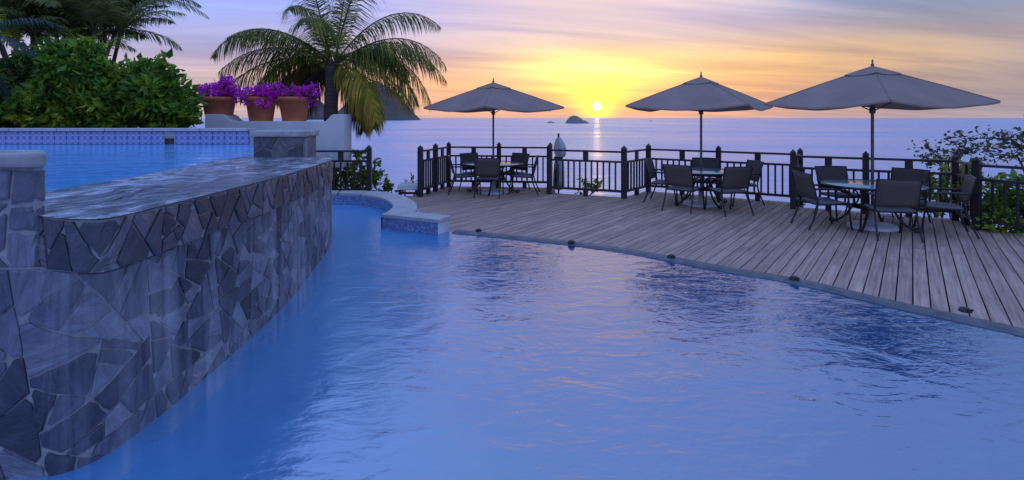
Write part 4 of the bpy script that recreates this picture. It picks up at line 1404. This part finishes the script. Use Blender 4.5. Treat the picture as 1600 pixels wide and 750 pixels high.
# ------------------------------------------------------------------ palms and shrubs
def frond_mesh(start, d0, length, droop, rng, nl=64, leaf=.55, lw=.028, twist=0.0, hang=.6, name='frond', mat=None, seg=26, base_r=.028):
    """feather leaf: arching rachis with two rows of hanging leaflets"""
    pts = [Vector(start)]; d = Vector(d0).normalized(); ds = length / seg
    for i in range(seg):
        t = i / seg
        d = (d + Vector((0, 0, -1)) * droop * ds * (.35 + 1.5 * t)).normalized()
        pts.append(pts[-1] + d * ds)
    q = MB(); q.tube(pts, [base_r * (1 - .88 * i / seg) for i in range(seg + 1)], 5, cap=False)
    for i in range(nl):
        t = .13 + .87 * (i + rng.random() * .6) / nl
        f = t * seg; k = min(int(f), seg - 1); p = pts[k].lerp(pts[k + 1], f - k)
        tg = (pts[k + 1] - pts[k]).normalized()
        side = tg.cross(Vector((0, 0, 1)))
        if side.length < .05: side = Vector((1, 0, 0))
        side.normalize(); upv = side.cross(tg)
        prof = math.sin(math.pi * min(1, (t * .93 + .10))) ** .55
        for s in (-1, 1):
            if rng.random() < .05: continue
            L = leaf * prof * rng.uniform(.8, 1.12)
            dr = (side * s * .78 + tg * (.50 + .35 * t) + upv * rng.uniform(.0, .28)).normalized()
            g = Vector((0, 0, -1))
            a = p; pr_ = [a]; dd = dr.copy()
            for m_ in range(3):
                dd = (dd + g * hang * (.45 + .4 * m_) * rng.uniform(.7, 1.3)).normalized(); a = a + dd * L / 3; pr_.append(a)
            wv = (tg * .9 + upv * .35 * s).normalized()
            wv = (tg - dr * tg.dot(dr)).normalized()
            W = lw * rng.uniform(.8, 1.2)
            v0 = [pr_[0] - wv * W * .35, pr_[0] + wv * W * .35, pr_[1] - wv * W * .5, pr_[1] + wv * W * .5, pr_[2] - wv * W * .4, pr_[2] + wv * W * .4, pr_[3]]
            q.add(v0, [(0, 1, 3, 2), (2, 3, 5, 4), (4, 5, 6)])
    return q


def palm(base, top, r0, r1, fronds, label, mat_default, leaf=.6, nl=64, lw=.03, group=None, lean=.0, hang=.6, name='palm_tree', trunk_mat=None, rng=None, droopk=1.0):
    o = empty(name, base, label=label, cat='palm', group=group)
    h = Vector(top) - Vector(base)
    n = 22; pts = []; rr = []
    for i in range(n + 1):
        t = i / n
        pts.append(Vector((h.x * t + lean * math.sin(math.pi * t), h.y * t, h.z * t)))
        rr.append((r0 + (r1 - r0) * min(1, t * 1.1)) * (1 + .05 * (i % 2)))
    q = MB(); q.tube(pts, rr, 12); q.build('trunk', trunk_mat or M['palmbark'], o)
    for (ax, ay, az, L, dr, mt) in fronds:
        s = h + Vector((ax, ay, 0)).normalized() * r1 * .6 + Vector((0, 0, rng.uniform(-.12, .12)))
        q = frond_mesh(s, (ax, ay, az), L, dr * droopk, rng, nl=nl, leaf=leaf, lw=lw, hang=hang)
        q.build('frond', mt or mat_default, o)
    return o


rg = random.Random(21)
YP = 14.0
ctr = at(519, 96, YP)
F_ = M['frond']; O_ = M['frond_old']; D_ = M['frond_dead']
fr = [(-1, -.1, 1.05, 3.6, .42, F_), (-1, -.35, .42, 2.9, .34, F_), (-1, .35, .25, 2.9, .40, F_), (-1, -.1, .12, 3.1, .28, F_), (-.9, .45, -.02, 2.6, .30, F_), (.95, .2, .45, 3.4, .34, F_), (-.75, -.6, .75, 2.7, .36, F_), (-.55, .5, 1.5, 3.4, .34, F_), (-.2, -.4, 1.9, 3.3, .32, F_),
      (.15, .3, 2.4, 3.4, .28, F_), (.45, -.3, 1.7, 3.4, .34, F_), (.8, .3, 1.3, 3.6, .38, F_), (1, -.2, .62, 3.2, .36, F_), (1, .35, .95, 3.6, .40, F_), (1, -.25, .12, 3.0, .42, F_),
      (.9, .55, -.10, 2.8, .36, O_), (.75, -.65, -.05, 2.7, .50, O_), (.85, -.6, -.35, 2.5, .5, O_), (.28, .6, -.5, 2.2, .5, D_), (-.8, .5, -.25, 1.8, .7, D_), (-.9, .3, -.1, 2.2, .4, O_),
      (.55, .75, .5, 3.0, .42, F_), (-.4, .85, .6, 2.9, .42, F_), (.05, -.9, .9, 2.4, .42, F_), (.9, -.05, .35, 3.4, .50, F_)]
palm((ctr.x - .10, YP, -1.0), ctr, .21, .17, fr, 'tall coconut palm with yellowing lower fronds behind the white wall', M['frond'], leaf=1.05, nl=112, lw=.026, rng=rg, hang=.92, droopk=1.4)

def areca(xp, yp, Y, n, L, label, mat, rng, zb=1.0, spread=.5, leaf=.55, nl=52, lw=.032):
    c = at(xp, yp, Y)
    o = empty('palm_clump', (c.x, Y, zb), label=label, cat='palm', group='feathery palms behind the upper pool')
    st = 5
    for k in range(st):
        th = 2 * math.pi * k / st + rng.random(); bx, by = math.cos(th) * .3, math.sin(th) * .3
        tx, ty = bx + math.cos(th) * spread, by + math.sin(th) * spread; tz = c.z - zb + rng.uniform(-.5, .4)
        q = MB(); q.tube([(bx, by, -.4), (bx * 1.2, by * 1.2, tz * .5), (tx, ty, tz)], [.06, .05, .035], 7); q.build('stem', M['bark'], o)
        for j in range(n // st):
            a = rng.uniform(0, 2 * math.pi); el = rng.uniform(.25, 2.2)
            q = frond_mesh((tx, ty, tz), (math.cos(a), math.sin(a), el), L * rng.uniform(.75, 1.2), .52, rng, nl=nl, leaf=leaf, lw=lw, hang=.45, seg=16, base_r=.018)
            q.build('frond', mat, o)
    return o


areca(118, 52, 12.6, 55, 1.75, 'tall dark feathery palm behind the round-crowned shrubs', M['frond_blue'], random.Random(3))
areca(55, 32, 13.2, 50, 2.1, 'tall dark feathery palm in the gap behind the yellow-green palm', M['frond_blue'], random.Random(4))
areca(150, 8, 13.9, 45, 1.8, 'tall dark feathery palm farthest back, overtopping the others', M['frond_blue'], random.Random(14))
areca(-5, 40, 12.2, 45, 2.2, 'tall dark feathery palm at the outer end of the hedge', M['frond_blue'], random.Random(5))
areca(60, 105, 11.0, 15, 1.2, 'small yellow-green palm among the shrubs', M['leaf_yellow'], random.Random(6), leaf=.34, nl=34)
# grey-green fronds hanging in from a young coconut palm beyond the pool's left side
yc = at(-75, 62, 9.6)
rg = random.Random(9)
palm((yc.x, 9.6, 1.0), yc, .13, .10, [(1, -.1, .25, 1.75, .62, M['frond_teal']), (1, .25, .75, 1.9, .62, M['frond_teal']), (.9, -.4, -.15, 1.5, .55, M['frond_teal']), (-1, .2, .5, 1.8, .5, M['frond_teal']), (.2, .9, .9, 1.8, .5, M['frond_teal']), (-.3, -.6, 1.0, 1.8, .5, M['frond_teal']), (.8, .1, -.7, 1.6, .4, M['frond_teal'])],
     'young grey-green coconut palm leaning fronds over the tiled wall', M['frond_teal'], leaf=.40, nl=60, lw=.02, rng=rg, hang=.5)


def shrub(name, base, lumps, count, leaf, mat, label, rng, group=None, stems=5, cat='shrub', elong=2.0, inner=.5, mat2=None):
    o = empty(name, base, label=label, cat=cat, group=group)
    q = MB()
    for k in range(stems):
        l = lumps[k % len(lumps)]
        b = Vector((rng.uniform(-.25, .25), rng.uniform(-.1, .1), -.15)); t = Vector((l[0] + rng.uniform(-.15, .15), l[1] + rng.uniform(-.1, .1), l[2] + l[4] * .2))
        m1 = b.lerp(t, .45) + Vector((rng.uniform(-.12, .12), rng.uniform(-.1, .1), .05))
        q.tube([b, m1, t], [.032, .022, .01], 6)
        for _ in range(3):
            e_ = t + Vector((rng.uniform(-1, 1) * l[3], rng.uniform(-1, 1) * l[3], rng.uniform(-.3, .9) * l[4]))
            q.tube([m1.lerp(t, .6), e_], [.012, .004], 5)
    q.build('trunk', M['bark'], o)
    q = MB(); base_fn = lump_fn(lumps, rng, inner)
    for _ in range(count // 9):
        c_, d_ = base_fn(); sc_ = rng.uniform(.6, 1.5) * leaf
        leaf_cloud(q, lambda: (c_ + Vector((rng.gauss(0, 1), rng.gauss(0, 1), rng.gauss(0, 1))) * sc_ * .38, d_ * .8 + Vector((0, 0, .25))), 9, sc_, rng, elong)
    q.build('crown', mat, o)
    if mat2:
        q = MB(); leaf_cloud(q, lump_fn(lumps, rng, .75), count // 4, leaf, rng, elong); q.build('young_leaves', mat2, o)
    return o


def px_lumps(base, Y, spec):
    """spec: (x px, y px, radius px) -> lumps relative to base at depth Y"""
    k = Y / F; out = []
    for x, y, r in spec:
        p = at(x, y, Y); out.append((p.x - base[0], random.uniform(-.35, .35), p.z - base[2], r * k, r * k * .9))
    return out


HG = 'shrubs behind the tiled wall'
b = (at(130, 205, 10.2).x, 10.2, 1.2)
shrub('shrub', b, px_lumps(b, 10.2, [(90, 118, 26), (120, 100, 26), (150, 105, 28), (172, 125, 26), (110, 145, 32), (150, 155, 34), (180, 160, 24), (80, 170, 28), (125, 185, 28), (98, 90, 11), (140, 80, 12), (160, 84, 10), (190, 112, 11), (72, 100, 12), (118, 76, 8)]), 5800, .14, M['leaf'],
      'large round-crowned green shrub with lime leaves behind the tiled wall', random.Random(31), HG, mat2=M['leaf_yellow'])
b = (at(250, 205, 10.4).x, 10.4, 1.2)
shrub('shrub', b, px_lumps(b, 10.4, [(235, 125, 20), (262, 122, 20), (215, 150, 26), (250, 150, 30), (270, 160, 24), (230, 180, 30), (270, 182, 28), (288, 188, 14), (205, 182, 22), (285, 140, 12), (228, 106, 9), (252, 103, 8), (288, 150, 8), (270, 108, 7), (296, 172, 8)]), 5200, .13, M['leaf'],
      'lower spreading green shrub beside the white wall', random.Random(32), HG)
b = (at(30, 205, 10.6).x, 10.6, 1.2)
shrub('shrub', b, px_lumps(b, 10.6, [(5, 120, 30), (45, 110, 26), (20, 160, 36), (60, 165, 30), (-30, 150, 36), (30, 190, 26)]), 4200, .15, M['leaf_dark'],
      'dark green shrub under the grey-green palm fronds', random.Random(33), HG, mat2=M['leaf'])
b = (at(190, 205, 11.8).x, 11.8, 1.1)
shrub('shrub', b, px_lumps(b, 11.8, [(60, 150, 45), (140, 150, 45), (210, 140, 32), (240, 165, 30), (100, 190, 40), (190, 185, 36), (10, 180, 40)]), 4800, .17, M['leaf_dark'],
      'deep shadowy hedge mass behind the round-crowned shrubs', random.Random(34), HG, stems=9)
# shrub by the lone railing panel
b = (at(545, 300, 12.7).x, 12.7, -.6)
shrub('shrub', b, px_lumps(b, 12.7, [(530, 268, 16), (545, 285, 20), (565, 265, 16), (585, 262, 12), (580, 290, 18), (600, 298, 12), (520, 295, 18), (592, 276, 8), (560, 245, 8)]), 900, .12, M['leaf_yellow'],
      'bright yellow-green shrub growing behind the lone railing panel', random.Random(35), mat2=M['leaf'], inner=.3, elong=1.6)
# shrubs beyond the right-hand railings
b = (9.3, 8.6, -1.2)
shrub('shrub', b, px_lumps(b, 8.6, [(1550, 308, 34), (1595, 306, 38), (1570, 335, 38), (1625, 290, 34), (1535, 345, 22), (1650, 330, 46)]), 2600, .095, M['leaf'],
      'dense green shrub crowding the railing', random.Random(36), mat2=M['leaf_yellow'], elong=1.8)
b = (8.8, 10.2, -1.4)
shrub('shrub', b, px_lumps(b, 10.2, [(1470, 255, 16), (1500, 265, 18), (1455, 290, 20), (1490, 300, 24), (1520, 285, 20), (1440, 315, 16), (1480, 325, 20)]), 700, .11, M['leaf_yellow'],
      'loose yellow-green bush seen through the corner of the railing', random.Random(37), mat2=M['leaf'], inner=.3)


def sparse_tree(base, branches, label, mat, rng, leaf=.10):
    """thin open branches with leaves strung along them; branches: lists of px points at depth Y"""
    Y = base[1]
    o = empty('open_shrub', base, label=label, cat='shrub')
    q = MB(); lf = MB()
    for br in branches:
        pts = [Vector((0, 0, 0))] + [at(x, y, Y) - Vector(base) + Vector((0, rng.uniform(-.3, .3), 0)) for x, y in br]
        pts = catmull(pts, 6)
        q.tube(pts, [.022 * (1 - .8 * i / len(pts)) + .003 for i in range(len(pts))], 5)
        n = len(pts)
        for i in range(int(n * .45), n):
            for _ in range(5):
                c = pts[i] + Vector((rng.gauss(0, 1), rng.gauss(0, 1), rng.gauss(0, 1) * .7)) * .075
                leaf_cloud(lf, lambda: (c, Vector((0, 0, .2))), 1, leaf, rng, 1.7)
            if rng.random() < .6:
                e_ = pts[i] + Vector((rng.gauss(0, .18), rng.gauss(0, .18), rng.gauss(0.04, .12)))
                q.tube([pts[i], e_], [.006, .003], 4)
                for _ in range(5):
                    c = e_ + Vector((rng.gauss(0, 1), rng.gauss(0, 1), rng.gauss(0, 1))) * .05
                    leaf_cloud(lf, lambda: (c, Vector((0, 0, .2))), 1, leaf, rng, 1.7)
    q.build('branches', M['bark'], o); lf.build('leaves', mat, o)
    return o


sparse_tree((10.0, 9.6, -1.5), [[(1620, 260), (1590, 225), (1555, 216), (1525, 217)], [(1630, 250), (1605, 215), (1592, 205)], [(1640, 250), (1615, 230), (1570, 232)], [(1650, 250), (1640, 220), (1600, 240)], [(1620, 270), (1600, 245), (1565, 245)]],
            'open olive-leaved shrub arching over the railing', M['leaf_dry'], random.Random(51), .09)
sparse_tree((8.4, 10.6, -1.6), [[(1490, 270), (1492, 235), (1485, 218)], [(1480, 275), (1470, 245), (1450, 228)], [(1495, 265), (1510, 232), (1520, 226)], [(1470, 280), (1450, 250), (1432, 243)]],
            'slender twiggy shrub rising behind the railing corner', M['leaf_dry'], random.Random(52), .09)
# little plant below the railing
b = (1.55, 12.55, -.5)
shrub('small_plant', b, px_lumps(b, 12.5, [(915, 294, 8), (930, 293, 7), (900, 300, 6), (890, 302, 6)]), 110, .10, M['leaf_yellow'],
      'little green plant peeping under the railing by the covered parasol', random.Random(38), cat='plant', inner=.2, stems=3)
b = (at(640, 290, 12.7).x, 12.7, -.5)
shrub('small_plant', b, px_lumps(b, 12.7, [(642, 284, 6), (650, 287, 5)]), 60, .10, M['leaf_yellow'],
      'small leafy sprig showing over the low white bench', random.Random(39), cat='plant', inner=.2, stems=3)
